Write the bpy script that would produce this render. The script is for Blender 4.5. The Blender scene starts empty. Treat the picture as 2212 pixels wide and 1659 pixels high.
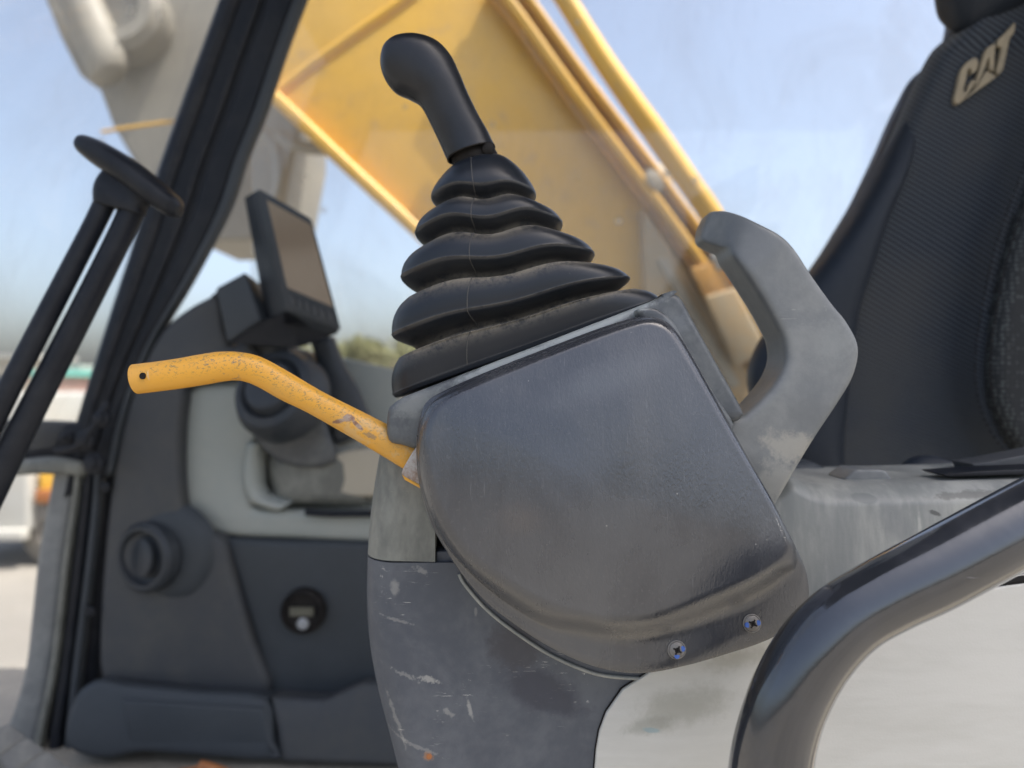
import bpy, bmesh, math, random
import numpy as np
from mathutils import Vector, noise
from mathutils.geometry import tessellate_polygon
random.seed(7)
R = math.radians
sc = bpy.context.scene
COL = sc.collection
H = 2.0                       # camera height above the yard
F = 1598.0                    # focal length in units of a 2212-wide picture

# ------------------------------------------------------------------ camera
cam_d = bpy.data.cameras.new('camera'); cam = bpy.data.objects.new('camera', cam_d); COL.objects.link(cam)
cam.location = (0, 0, H); cam.rotation_euler = (R(90), 0, 0)
cam_d.sensor_width = 36; cam_d.lens = 36*F/2212
cam_d.clip_start = .02; cam_d.clip_end = 2000
cam_d.dof.use_dof = True; cam_d.dof.focus_distance = .462; cam_d.dof.aperture_fstop = 4.3
sc.camera = cam
# ------------------------------------------------------------------ world and sun
SUN = Vector((.42, -.16, .90)).normalized()
w = bpy.data.worlds.new('World'); sc.world = w; w.use_nodes = True
nt = w.node_tree; bg = nt.nodes['Background']
sky = nt.nodes.new('ShaderNodeTexSky'); sky.sky_type = 'NISHITA'; sky.sun_disc = False
sky.sun_elevation = math.asin(SUN.z); sky.sun_rotation = math.atan2(SUN.x, SUN.y)
sky.air_density = .9; sky.dust_density = 4.5; sky.ozone_density = 1.5
hs = nt.nodes.new('ShaderNodeHueSaturation'); hs.inputs['Saturation'].default_value = .82   # hazy, dusty air
nt.links.new(sky.outputs[0], hs.inputs['Color']); nt.links.new(hs.outputs[0], bg.inputs[0]); bg.inputs[1].default_value = .135
sl = bpy.data.lights.new('sun', 'SUN'); sl.energy = 2.9; sl.angle = R(.5); sl.color = (1, .95, .87)
so = bpy.data.objects.new('sun', sl); COL.objects.link(so)
so.rotation_euler = SUN.to_track_quat('Z', 'Y').to_euler()
sc.view_settings.view_transform = 'Standard'; sc.view_settings.look = 'None'
sc.view_settings.exposure = 1.3; sc.view_settings.gamma = 1
sc.cycles.max_bounces = 10; sc.cycles.transparent_max_bounces = 16
sc.cycles.use_denoising = True

# ------------------------------------------------------------------ helpers
def P(u, v, d):
    return Vector(((u-1106)/F*d, d, H-(v-829.5)/F*d))
def tag(o, label=None, cat=None, group=None, kind=None):
    if label: o['label'] = label
    if cat: o['category'] = cat
    if group: o['group'] = group
    if kind: o['kind'] = kind
    return o
def thing(name, label, cat, loc, group=None):
    o = bpy.data.objects.new(name, None); o.location = loc; COL.objects.link(o); o.empty_display_size = .05
    return tag(o, label, cat, group)
def link(name, verts, faces, mat, parent=None, smooth=True, uvs=None, attr=None):
    me = bpy.data.meshes.new(name)
    # origin at the centre of the piece
    c = Vector((0, 0, 0))
    for p in verts: c += Vector(p)
    c /= max(1, len(verts))
    me.from_pydata([tuple(Vector(p)-c) for p in verts], [], faces)
    if uvs is not None:
        l = me.uv_layers.new(name='UVMap')
        arr = np.empty(len(me.loops)*2, 'f')
        vi = np.empty(len(me.loops), 'i'); me.loops.foreach_get('vertex_index', vi)
        uv = np.array(uvs, 'f'); arr[:] = uv[vi].ravel(); l.data.foreach_set('uv', arr)
    if attr is not None:
        a = me.attributes.new('wear_glint', 'FLOAT', 'POINT'); a.data.foreach_set('value', np.array(attr, 'f'))
    if smooth: me.polygons.foreach_set('use_smooth', [True]*len(me.polygons))
    me.materials.append(mat)
    bm = bmesh.new(); bm.from_mesh(me); bmesh.ops.recalc_face_normals(bm, faces=bm.faces); bm.to_mesh(me); bm.free()
    me.update()
    o = bpy.data.objects.new(name, me); COL.objects.link(o)
    if parent is not None:
        o.parent = parent
        pl = parent.location.copy(); q = parent.parent
        while q is not None: pl += q.location; q = q.parent
        o.location = c - pl
    else: o.location = c
    return o
def wloc(o):
    p = o.location.copy(); q = o.parent
    while q is not None: p += q.location; q = q.parent
    return p
def sharp(o, deg=35):
    m = o.modifiers.new('e', 'EDGE_SPLIT'); m.split_angle = R(deg); return o
def cr(pts, sub, closed=False):
    """Catmull-Rom through tuples of equal length"""
    a = [np.array(p, float) for p in pts]; n = len(a); out = []
    rng = range(n) if closed else range(n-1)
    for i in rng:
        if closed: p0, p1, p2, p3 = a[(i-1) % n], a[i], a[(i+1) % n], a[(i+2) % n]
        else: p0, p1, p2, p3 = a[max(i-1, 0)], a[i], a[i+1], a[min(i+2, n-1)]
        for k in range(sub):
            t = k/sub
            out.append(.5*((2*p1)+(-p0+p2)*t+(2*p0-5*p1+4*p2-p3)*t*t+(-p0+3*p1-3*p2+p3)*t**3))
    if not closed: out.append(a[-1])
    return out
def loft(name, pairs, mat, parent=None, n=48, ex=2.0, ratio=1.0, sub=6, caps=(True, True), capround=0, seam=None, smooth=True, front=False):
    """pairs: (leftu,leftv,rightu,rightv,depth[,halfdepth[,exponent[,wear_glint]]]) - rings whose width runs left to right"""
    full = []
    for p in pairs:
        p = list(p)
        if len(p) < 6 or p[5] is None:
            wd = math.hypot(p[2]-p[0], p[3]-p[1])/F*p[4]/2
            if len(p) < 6: p.append(wd*ratio)
            else: p[5] = wd*ratio
        if len(p) < 7: p.append(ex)
        if len(p) < 8: p.append(0)
        if len(p) < 9: p.append(0)
        full.append(p)
    rows = cr(full, sub) if sub > 1 else [np.array(p, float) for p in full]
    V = []; A = []; U = []
    def ring(c, e1, e2, e, wv, t, lf=0):
        for k in range(n):
            th = 2*math.pi*k/n
            co, si = math.cos(th), math.sin(th)
            x = math.copysign(abs(co)**(2/e), co); y = math.copysign(abs(si)**(2/e), si)
            s = 1.0
            if seam is not None:
                dd = (th-seam); s = 1+.012*math.exp(-(dd/.012)**2)
            V.append(c+e1*x*s+e2*y*s+Vector((0, 0, lf*math.sin(math.pi*x)**2*max(0, -y)))); A.append(wv); U.append((k/n, t))
    m = len(rows)
    for i, r in enumerate(rows):
        L = P(r[0], r[1], r[4]-(r[5] if front else 0)); Q = P(r[2], r[3], r[4]-(r[5] if front else 0))
        if front: L.y = Q.y = r[4]
        ring((L+Q)/2, (Q-L)/2, Vector((0, r[5], 0)), r[6], r[7], i/(m-1), r[8])
    Fc = []
    for i in range(m-1):
        for k in range(n):
            a, b = i*n+k, i*n+(k+1) % n
            Fc.append((a, b, b+n, a+n))
    for which, idx in ((0, 0), (1, m-1)):
        if not caps[which]: continue
        base = idx*n
        if capround:
            c = sum((V[base+k] for k in range(n)), Vector())/n
            j = 1 if which == 0 else m-2
            c2 = sum((V[j*n+k] for k in range(n)), Vector())/n
            dr = (c-c2).normalized(); rad = (V[base]-c).length
            prev = base
            for q in range(1, 6):
                th = q/6*math.pi/2; s0 = len(V)
                for k in range(n):
                    V.append(c+(V[base+k]-c)*math.cos(th)+dr*rad*capround*math.sin(th)); A.append(A[base]); U.append(U[base+k])
                for k in range(n): Fc.append((prev+k, prev+(k+1) % n, s0+(k+1) % n, s0+k))
                prev = s0
            V.append(c+dr*rad*capround); A.append(A[base]); U.append((0, 0))
            for k in range(n): Fc.append((prev+k, prev+(k+1) % n, len(V)-1))
        else:
            Fc.append(tuple(range(base, base+n)))
    return link(name, V, Fc, mat, parent, smooth, U, A)
def plane_pt(u, v, pt, nrm):
    ray = P(u, v, 1.0)-Vector((0, 0, H)); o = Vector((0, 0, H))
    t = (pt-o).dot(nrm)/ray.dot(nrm)
    return o+ray*t
def resample(poly, step):
    out = []
    n = len(poly)
    for i in range(n):
        a, b = np.array(poly[i]), np.array(poly[(i+1) % n]); L = np.linalg.norm(b-a); k = max(1, int(L/step))
        for j in range(k): out.append(a+(b-a)*j/k)
    return out
def area(poly):
    s = 0
    for i in range(len(poly)):
        a, b = poly[i], poly[(i+1) % len(poly)]; s += a[0]*b[1]-b[0]*a[1]
    return s/2
def slab(name, outline, mat, parent=None, d=.5, nrm=(0, -1, 0), at=None, thick=.02, bevel=.003, sub=1, steps=4, round_sub=0):
    """a solid plate: its outline is set out in the plane through depth d with the given normal, then given thickness and a rounded front edge"""
    if sub > 1: outline = [tuple(p) for p in cr(outline, sub, True)]
    if at is None:
        at = (sum(p[0] for p in outline)/len(outline), sum(p[1] for p in outline)/len(outline))
    nv = Vector(nrm).normalized(); pt = P(at[0], at[1], d)
    if area(outline) < 0: outline = outline[::-1]
    W = [plane_pt(p[0], p[1], pt, nv) for p in outline]
    n = len(W)
    # inward direction in the plane
    inn = []
    for i in range(n):
        a, b, c = W[i-1], W[i], W[(i+1) % n]
        e = ((b-a).normalized()+(c-b).normalized())
        if e.length < 1e-6: e = (c-b)
        e.normalize(); q = e.cross(nv); 
        cosh = max(.45, e.dot((c-b).normalized()))
        inn.append(q/cosh)
    cen = sum(W, Vector())/n
    s = sum(1 if inn[i].dot(cen-W[i]) > 0 else -1 for i in range(n))
    if s < 0: inn = [-q for q in inn]
    V = []; rows = []
    def row(off, dep):
        rows.append(len(V))
        for i in range(n): V.append(W[i]+inn[i]*off-nv*dep)
    row(0, thick)
    if bevel > 0:
        for k in range(steps+1):
            th = k/steps*math.pi/2
            row(bevel*(1-math.cos(th)), bevel*(1-math.sin(th)))
    else: row(0, 0)
    Fc = []
    for a, b in zip(rows[:-1], rows[1:]):
        for i in range(n): j = (i+1) % n; Fc.append((a+i, a+j, b+j, b+i))
    for base in (rows[0], rows[-1]):
        for t in tessellate_polygon([[V[base+i] for i in range(n)]]): Fc.append(tuple(base+q for q in t))
    o = link(name, V, Fc, mat, parent, True); return sharp(o, 40)
def box(name, c, s, mat, parent=None, rot=None, bev=0.0):
    bm = bmesh.new(); bmesh.ops.create_cube(bm, size=1)
    for v in bm.verts: v.co = Vector((v.co.x*s[0], v.co.y*s[1], v.co.z*s[2]))
    if bev: bmesh.ops.bevel(bm, geom=bm.edges[:], offset=bev, segments=3, affect='EDGES', profile=.5)
    if rot is not None: bmesh.ops.rotate(bm, verts=bm.verts, matrix=rot)
    V = [v.co+Vector(c) for v in bm.verts]; Fc = [tuple(v.index for v in f.verts) for f in bm.faces]; bm.free()
    return sharp(link(name, V, Fc, mat, parent, True), 35)
def hexa(name, front, back, mat, parent=None, bev=.0):
    """a six-sided body from four front and four back corner points"""
    bm = bmesh.new(); vs = [bm.verts.new(p) for p in front+back]
    for f in ((0, 1, 2, 3), (7, 6, 5, 4), (0, 4, 5, 1), (1, 5, 6, 2), (2, 6, 7, 3), (3, 7, 4, 0)): bm.faces.new([vs[i] for i in f])
    if bev: bmesh.ops.bevel(bm, geom=bm.edges[:], offset=bev, segments=3, affect='EDGES', profile=.5)
    bm.verts.index_update()
    V = [v.co.copy() for v in bm.verts]; Fc = [tuple(v.index for v in f.verts) for f in bm.faces]; bm.free()
    return sharp(link(name, V, Fc, mat, parent, True), 35)
def tube(name, pts, rad, mat, parent=None, n=16, sub=6, ends=True):
    ps = cr([tuple(p) for p in pts], sub); ps = [Vector(p) for p in ps]; V = []; m = len(ps)
    t0 = (ps[1]-ps[0]).normalized(); ref = t0.orthogonal().normalized()
    for i, p in enumerate(ps):
        t = (ps[min(i+1, m-1)]-ps[max(i-1, 0)]).normalized()
        ref = (ref-t*ref.dot(t)).normalized(); b = t.cross(ref)
        for k in range(n):
            a = 2*math.pi*k/n; V.append(p+(ref*math.cos(a)+b*math.sin(a))*rad)
    Fc = [(i*n+k, i*n+(k+1) % n, (i+1)*n+(k+1) % n, (i+1)*n+k) for i in range(m-1) for k in range(n)]
    if ends: Fc += [tuple(range(n)), tuple(range((m-1)*n, m*n))]
    return sharp(link(name, V, Fc, mat, parent, True), 50)
def lathe(name, c, axis, prof, mat, parent=None, n=40, squash=None):
    """prof: (distance along axis, radius)"""
    ax = Vector(axis).normalized(); a = ax.orthogonal().normalized(); b = ax.cross(a); V = []; c = Vector(c)
    for h, r in prof:
        for k in range(n):
            t = 2*math.pi*k/n; V.append(c+ax*h+(a*math.cos(t)+b*math.sin(t))*max(r, 1e-5))
    m = len(prof)
    Fc = [(i*n+k, i*n+(k+1) % n, (i+1)*n+(k+1) % n, (i+1)*n+k) for i in range(m-1) for k in range(n)]
    Fc += [tuple(range(n)), tuple(range((m-1)*n, m*n))]
    return sharp(link(name, V, Fc, mat, parent, True), 40)

# ------------------------------------------------------------------ materials
class N:
    def __init__(s, name):
        s.m = bpy.data.materials.new(name); s.m.use_nodes = True; s.t = s.m.node_tree; s.b = s.t.nodes['Principled BSDF']
        s.co = s.t.nodes.new('ShaderNodeTexCoord').outputs['Object']
    def n(s, typ, **kw):
        x = s.t.nodes.new(typ)
        for k, v in kw.items(): setattr(x, k, v)
        return x
    def l(s, a, b): s.t.links.new(a, b)
    def mapping(s, scale=(1, 1, 1), rot=(0, 0, 0), src=None):
        x = s.n('ShaderNodeMapping'); x.inputs['Scale'].default_value = scale; x.inputs['Rotation'].default_value = rot
        s.l(src or s.co, x.inputs[0]); return x.outputs[0]
    def noise(s, scale, detail=4, rough=.55, vec=None, dist=0):
        x = s.n('ShaderNodeTexNoise'); x.inputs['Scale'].default_value = scale; x.inputs['Detail'].default_value = detail
        x.inputs['Roughness'].default_value = rough; x.inputs['Distortion'].default_value = dist
        s.l(vec or s.co, x.inputs['Vector']); return x.outputs['Fac']
    def ramp(s, fac, a, b, va=0., vb=1.):
        x = s.n('ShaderNodeMapRange', interpolation_type='SMOOTHSTEP'); x.inputs[1].default_value = a; x.inputs[2].default_value = b
        x.inputs[3].default_value = va; x.inputs[4].default_value = vb; s.l(fac, x.inputs[0]); return x.outputs[0]
    def math(s, op, a, b):
        x = s.n('ShaderNodeMath', operation=op)
        for i, q in enumerate((a, b)):
            if isinstance(q, (int, float)): x.inputs[i].default_value = q
            else: s.l(q, x.inputs[i])
        return x.outputs[0]
    def mix(s, fac, a, b):
        x = s.n('ShaderNodeMix', data_type='RGBA')
        if isinstance(fac, (int, float)): x.inputs[0].default_value = fac
        else: s.l(fac, x.inputs[0])
        for i, q in ((6, a), (7, b)):
            if isinstance(q, tuple): x.inputs[i].default_value = (*q, 1)
            else: s.l(q, x.inputs[i])
        return x.outputs[2]
    def bump(s, h, strength, dist, prev=None):
        x = s.n('ShaderNodeBump'); x.inputs['Strength'].default_value = strength; x.inputs['Distance'].default_value = dist
        s.l(h, x.inputs['Height'])
        if prev is not None: s.l(prev, x.inputs['Normal'])
        return x.outputs[0]
    def out(s, col=None, rough=None, nrm=None, metal=0, spec=.5, coat=0):
        if col is not None:
            if isinstance(col, tuple): s.b.inputs['Base Color'].default_value = (*col, 1)
            else: s.l(col, s.b.inputs['Base Color'])
        if rough is not None:
            if isinstance(rough, (int, float)): s.b.inputs['Roughness'].default_value = rough
            else: s.l(rough, s.b.inputs['Roughness'])
        if nrm is not None: s.l(nrm, s.b.inputs['Normal'])
        s.b.inputs['Metallic'].default_value = metal; s.b.inputs['Specular IOR Level'].default_value = spec
        s.b.inputs['Coat Weight'].default_value = coat
        return s.m
def spot(k, u, v, d, ru, rv, ang, nz=.9, ns=90, soft=.35):
    g = k.n('ShaderNodeNewGeometry').outputs['Position']; c = P(u, v, d); a = R(ang)
    su_ = k.n('ShaderNodeVectorMath', operation='SUBTRACT'); k.l(g, su_.inputs[0]); su_.inputs[1].default_value = c
    m = k.n('ShaderNodeMapping'); m.inputs['Rotation'].default_value = (0, -a, 0); k.l(su_.outputs[0], m.inputs[0])
    m2 = k.n('ShaderNodeVectorMath', operation='MULTIPLY'); k.l(m.outputs[0], m2.inputs[0]); q = F/d
    m2.inputs[1].default_value = (q/ru, 0, q/rv)
    ln = k.n('ShaderNodeVectorMath', operation='LENGTH'); k.l(m2.outputs[0], ln.inputs[0])
    n_ = k.noise(ns, 6, .75)
    f = k.math('ADD', ln.outputs['Value'], k.math('MULTIPLY', k.math('SUBTRACT', n_, .5), nz*4))
    return k.ramp(f, 1.0, 1.0-soft)
def add_spots(mat, lst):
    '''scuffs, dirt and painted reflections at chosen places: (u,v,d,ru,rv,angle,colour,amount,noise,noise scale,softness)'''
    k = N.__new__(N); k.m = mat; k.t = mat.node_tree; k.b = k.t.nodes['Principled BSDF']
    k.co = k.n('ShaderNodeTexCoord').outputs['Object']
    bc = k.b.inputs['Base Color']
    cur = bc.links[0].from_socket if bc.links else tuple(bc.default_value)[:3]
    for (u, v, d, ru, rv, an, c, am, nz, ns, so_) in lst:
        cur = k.mix(k.math('MULTIPLY', spot(k, u, v, d, ru, rv, an, nz, ns, so_), am), cur, c)
    k.l(cur, bc)
def plastic(name, base, dirt=None, amt=.5, rough=.45, grain=650, gs=.25, gd=.0003, spec=.5, dscale=14, scratch=0, scol=(.5, .48, .42), stretch=(1, 1, 1), speck=0):
    k = N(name)
    if dirt is None: dirt = tuple(c*2.2+.02 for c in base)
    d1 = k.noise(dscale, 6, .62, k.mapping(stretch), .6); d2 = k.noise(dscale*9, 4, .6, k.mapping(stretch))
    f = k.ramp(k.math('ADD', k.math('MULTIPLY', d1, .75), k.math('MULTIPLY', d2, .25)), .38, .66, 0, amt)
    col = k.mix(f, base, dirt)
    if scratch:
        s1 = k.noise(1, 3, .6, k.mapping((60, 60, 700), (0, .5, 0)), 1.2)
        s2 = k.noise(22, 3)
        sf = k.math('MULTIPLY', k.ramp(s1, .64, .70), k.ramp(s2, .50, .66)); col = k.mix(k.math('MULTIPLY', sf, scratch), col, scol)
        c1 = k.noise(160, 6, .75); c2 = k.noise(18, 2)
        cf = k.math('MULTIPLY', k.ramp(c1, .63, .67), k.ramp(c2, .60, .68)); col = k.mix(k.math('MULTIPLY', cf, scratch*1.3), col, scol)
    if speck:
        v = k.n('ShaderNodeTexVoronoi'); v.inputs['Scale'].default_value = 130; k.l(k.co, v.inputs['Vector'])
        col = k.mix(k.math('MULTIPLY', k.ramp(v.outputs['Distance'], .07, .035), speck), col, scol)
    g = k.noise(grain, 3, .6); b = k.bump(g, gs, gd)
    b = k.bump(d2, .15, .0008, b)
    rg = k.ramp(d1, .3, .7, rough-.06, rough+.14)
    return k.out(col, rg, b, spec=spec)

M = {}
# leathery grain, uneven darker tone, fine scratches
k = N('cover_plastic')
st = k.mapping((1, 1, .45), (0, R(-25), 0))
g = k.noise(680, 2.5, .55, st, .6)
big = k.noise(9, 5, .55, None, .5); streak = k.noise(1, 5, .7, k.mapping((70, 40, 9), (0, R(-12), 0)), .8); fine = k.noise(420, 4, .7)
f = k.ramp(k.math('ADD', k.math('MULTIPLY', big, .85), k.math('MULTIPLY', streak, .15)), .36, .64)
col = k.mix(f, (.021, .023, .030), (.052, .054, .059))
col = k.mix(k.math('MULTIPLY', k.ramp(fine, .55, .75), .22), col, (.13, .13, .13))
sc1 = k.noise(1, 3, .6, k.mapping((900, 300, 25), (0, R(-20), 0)), .6)
col = k.mix(k.math('MULTIPLY', k.math('MULTIPLY', k.ramp(sc1, .63, .72), k.ramp(streak, .45, .6)), .2), col, (.22, .22, .23))
v = k.n('ShaderNodeTexVoronoi'); v.inputs['Scale'].default_value = 55; k.l(k.co, v.inputs['Vector'])
col = k.mix(k.ramp(v.outputs['Distance'], .035, .018, 0, .6), col, (.3, .29, .27))
M['cover'] = k.out(col, k.ramp(f, 0, 1, .20, .29), k.bump(g, .30, .0006), spec=1.)

k = N('boot_rubber')
at = k.n('ShaderNodeAttribute', attribute_name='wear_glint').outputs['Fac']
n1 = k.noise(60, 6, .7); n2 = k.noise(420, 4, .7); n3 = k.noise(22, 3)
f = k.math('MULTIPLY', at, k.ramp(k.math('ADD', k.math('MULTIPLY', n1, .6), k.math('MULTIPLY', n2, .4)), .34, .58))
col = k.mix(k.ramp(n3, .4, .7, 0, .35), (.010, .013, .0185), (.020, .023, .028))
col = k.mix(k.math('MULTIPLY', f, .85), col, (.20, .175, .135))
col = k.mix(k.math('MULTIPLY', k.ramp(k.noise(150, 5, .8), .66, .72), .25), col, (.16, .14, .12))
M['boot'] = k.out(col, k.math('ADD', k.math('MULTIPLY', f, .35), .36), k.bump(n2, .12, .0003), spec=.42)

M['seam'] = plastic('seam_flash', (.035, .035, .037), (.08, .075, .065), .8, .5)
M['grip'] = plastic('grip_plastic', (.010, .0115, .015), (.022, .023, .026), .7, .33, 1200, .12, .0002, spec=0.4)
M['dark_hole'] = plastic('dark_rubber', (.012, .011, .011), (.05, .045, .04), .5, .6, spec=0.1)
M['block'] = plastic('worn_block_plastic', (.055, .060, .066), (.16, .17, .165), .6, .36, 500, .1, .0003, dscale=22, scratch=.3)
M['neck'] = plastic('faded_neck_plastic', (.11, .115, .105), (.24, .245, .215), .8, .34, 700, .25, .0003, dscale=20, stretch=(1, 1, .5), scratch=.15)
M['trim'] = plastic('scuffed_blue_grey_plastic', (.066, .074, .090), (.115, .122, .134), .8, .46, 700, .35, .0003, dscale=16, scratch=.85, scol=(.55, .53, .48), spec=0.4)
M['white'] = plastic('off_white_panel', (.55, .54, .50), (.41, .40, .355), .45, .42, 600, .35, .0003, dscale=7, stretch=(.5, 1, 2.2))
M['box'] = plastic('dusty_grey_green_box', (.20, .21, .20), (.36, .36, .33), .8, .5, 500, .25, .0004, dscale=12, stretch=(2.2, 1, .5), scratch=.3, scol=(.1, .1, .1))
M['handle'] = plastic('faded_handle_plastic', (.145, .152, .153), (.26, .265, .25), .6, .40, 700, .25, .0003, dscale=13, scratch=.2)
M['rail'] = plastic('gloss_black_paint', (.0075, .009, .013), (.02, .022, .03), .5, .13, 900, .03, .0002, spec=.6, dscale=30, scratch=.35, scol=(.3, .3, .32))
M['rail'].node_tree.nodes['Principled BSDF'].inputs['Coat Weight'].default_value = 1
M['rail'].node_tree.nodes['Principled BSDF'].inputs['Coat IOR'].default_value = 1.62
M['rail'].node_tree.nodes['Principled BSDF'].inputs['Coat Roughness'].default_value = .1
M['black'] = plastic('black_painted_steel', (.010, .012, .017), (.030, .032, .036), .6, .34, 300, .1, .0003, dscale=10, spec=0.2)
M['rubber'] = plastic('seal_rubber', (.018, .020, .025), (.05, .05, .052), .6, .5, 300, .1, spec=0.15)
M['panel'] = plastic('interior_charcoal_panel', (.053, .057, .063), (.085, .084, .078), .6, .5, 500, .15, dscale=6, spec=0.3)
M['panel_blue'] = plastic('interior_slate_panel', (.042, .049, .056), (.06, .067, .075), .5, .5, 500, .15, dscale=6, spec=0.3)
M['pale'] = plastic('interior_pale_trim', (.28, .305, .285), (.34, .345, .31), .6, .40, 500, .12, dscale=6)
M['monitor'] = plastic('monitor_case', (.030, .036, .043), (.06, .062, .066), .5, .42, 600, .15, spec=0.3)
M['floor'] = plastic('dusty_floor', (.26, .235, .19), (.40, .36, .29), .8, .7, 300, .4, dscale=12)
M['tread'] = plastic('pedal_rubber', (.12, .12, .115), (.22, .215, .195), .8, .6, 300, .3, dscale=20)
M['steel'] = plastic('dull_zinc', (.17, .165, .155), (.12, .10, .08), .7, .45, 400, .3, dscale=80)
M['blue_mark'] = plastic('blue_paint_mark', (.05, .12, .40), (.08, .15, .35), .3, .5)
M['rust'] = plastic('rusty_bracket', (.42, .40, .37), (.20, .10, .05), .8, .5, 300, .5, .0006, dscale=70)
M['orange'] = plastic('rust_spot', (.35, .13, .04), (.2, .07, .03), .5, .6)
M['logo'] = plastic('embroidered_beige', (.36, .30, .205), (.24, .21, .16), .6, .8, 500, .9, .0012, spec=.15, dscale=60)
M['gauge'] = plastic('gauge_face', (.09, .09, .07), (.16, .15, .10), .4, .3)
M['lens'] = plastic('gauge_glint', (.28, .29, .30), (.45, .45, .45), .4, .25)
M['hydro'] = plastic('dusty_arm_steel', (.26, .245, .21), (.34, .32, .27), .6, .5, 80, .2, dscale=3)
M['boom_foot'] = plastic('dusty_ochre_steel', (.34, .235, .115), (.30, .255, .18), .9, .55, 40, .3, .001, dscale=7)
M['sandwall'] = plastic('sandy_wall', (.42, .38, .30), (.5, .45, .36), .5, .8, 5, .2, dscale=1)
M['teal'] = plastic('teal_sheet', (.12, .45, .38), (.2, .5, .42), .5, .5, dscale=1)
M['pink'] = plastic('pinkish_brick', (.50, .30, .24), (.5, .38, .3), .5, .8, dscale=1)
M['truckwhite'] = plastic('white_truck_paint', (.42, .42, .39), (.4, .38, .33), .5, .4, dscale=3)
M['tyre'] = plastic('tyre_rubber', (.16, .15, .13), (.25, .23, .2), .6, .8, dscale=8)
dust = (.55, .53, .47)
add_spots(M['trim'], [(925, 1466, .5, 30, 8, 8, dust, .42, .9, 260, .5), (870, 1455, .5, 40, 5, 25, dust, .22, 1.1, 240, .5), (968, 1538, .5, 20, 6, 35, dust, .22, 1.0, 260, .5), (1015, 1530, .5, 6, 30, -15, dust, .35, .5, 200, .6), (912, 1232, .5, 20, 8, 30, dust, .22, 1.0, 260, .5),
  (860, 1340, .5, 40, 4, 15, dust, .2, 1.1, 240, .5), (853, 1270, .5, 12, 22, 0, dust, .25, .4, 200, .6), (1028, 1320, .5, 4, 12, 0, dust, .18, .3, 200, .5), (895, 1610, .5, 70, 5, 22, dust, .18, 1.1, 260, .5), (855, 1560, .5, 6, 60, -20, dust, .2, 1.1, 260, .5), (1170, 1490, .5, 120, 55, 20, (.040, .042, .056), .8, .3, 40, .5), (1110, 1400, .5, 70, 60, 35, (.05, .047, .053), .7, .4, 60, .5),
  (925, 1632, .5, 16, 12, 0, (.42, .2, .08), .5, .4, 200, .6)])
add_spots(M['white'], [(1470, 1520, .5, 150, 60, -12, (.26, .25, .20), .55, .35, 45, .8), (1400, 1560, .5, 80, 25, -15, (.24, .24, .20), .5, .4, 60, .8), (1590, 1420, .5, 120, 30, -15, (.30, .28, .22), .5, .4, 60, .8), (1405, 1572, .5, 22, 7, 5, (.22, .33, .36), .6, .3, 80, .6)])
add_spots(M['box'], [(1865, 1076, .54, 32, 12, 5, (.17, .18, .175), .9, .2, 60, .3), (1925, 1120, .54, 40, 60, -25, (.17, .18, .18), .6, .3, 50, .6), (2010, 1105, .54, 14, 6, 20, (.08, .08, .075), .9, .4, 120, .4), (2100, 1068, .54, 110, 9, -3, (.12, .12, .11), .7, .6, 120, .5), (1975, 1165, .54, 6, 90, 0, (.42, .42, .38), .6, .3, 80, .6), (1800, 1180, .54, 60, 120, 0, (.19, .20, .195), .5, .3, 40, .8)])
add_spots(M['handle'], [(1680, 960, .53, 85, 45, 15, (.36, .34, .29), .75, .6, 120, .7), (1650, 1030, .53, 60, 80, 40, (.33, .32, .28), .6, .6, 150, .7), (1790, 740, .51, 50, 60, 0, (.24, .25, .24), .5, .6, 120, .7)])
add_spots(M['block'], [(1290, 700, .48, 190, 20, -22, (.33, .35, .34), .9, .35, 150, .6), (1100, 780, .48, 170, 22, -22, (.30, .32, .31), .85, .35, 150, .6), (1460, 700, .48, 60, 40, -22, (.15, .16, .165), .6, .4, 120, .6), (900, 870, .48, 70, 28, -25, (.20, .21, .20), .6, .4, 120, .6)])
add_spots(M['cover'], [(1235, 1010, .46, 140, 95, -20, (.046, .050, .063), .5, .2, 14, .95), (1120, 1110, .46, 70, 50, 0, (.066, .056, .052), .5, .25, 30, .9), (1310, 820, .46, 190, 60, -20, (.095, .10, .106), .45, .25, 20, .95)])  # bluish and brownish patches are painted-in reflections; the pale one mixes dust and sky
# yellow machine paint
k = N('machine_yellow')
n1 = k.noise(1.6, 5, .6); n2 = k.noise(14, 5, .65)
col = k.mix(k.ramp(n1, .4, .65, 0, .55), (.68, .39, .045), (.60, .38, .11)); col = k.mix(k.ramp(n2, .55, .72, 0, .5), col, (.38, .26, .13))
M['yellow'] = k.out(col, .38, k.bump(n2, .1, .002), spec=.5)
M['yellow_deep'] = plastic('oily_yellow_paint', (.55, .27, .045), (.35, .22, .10), .8, .4, 60, .2, dscale=6)
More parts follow.
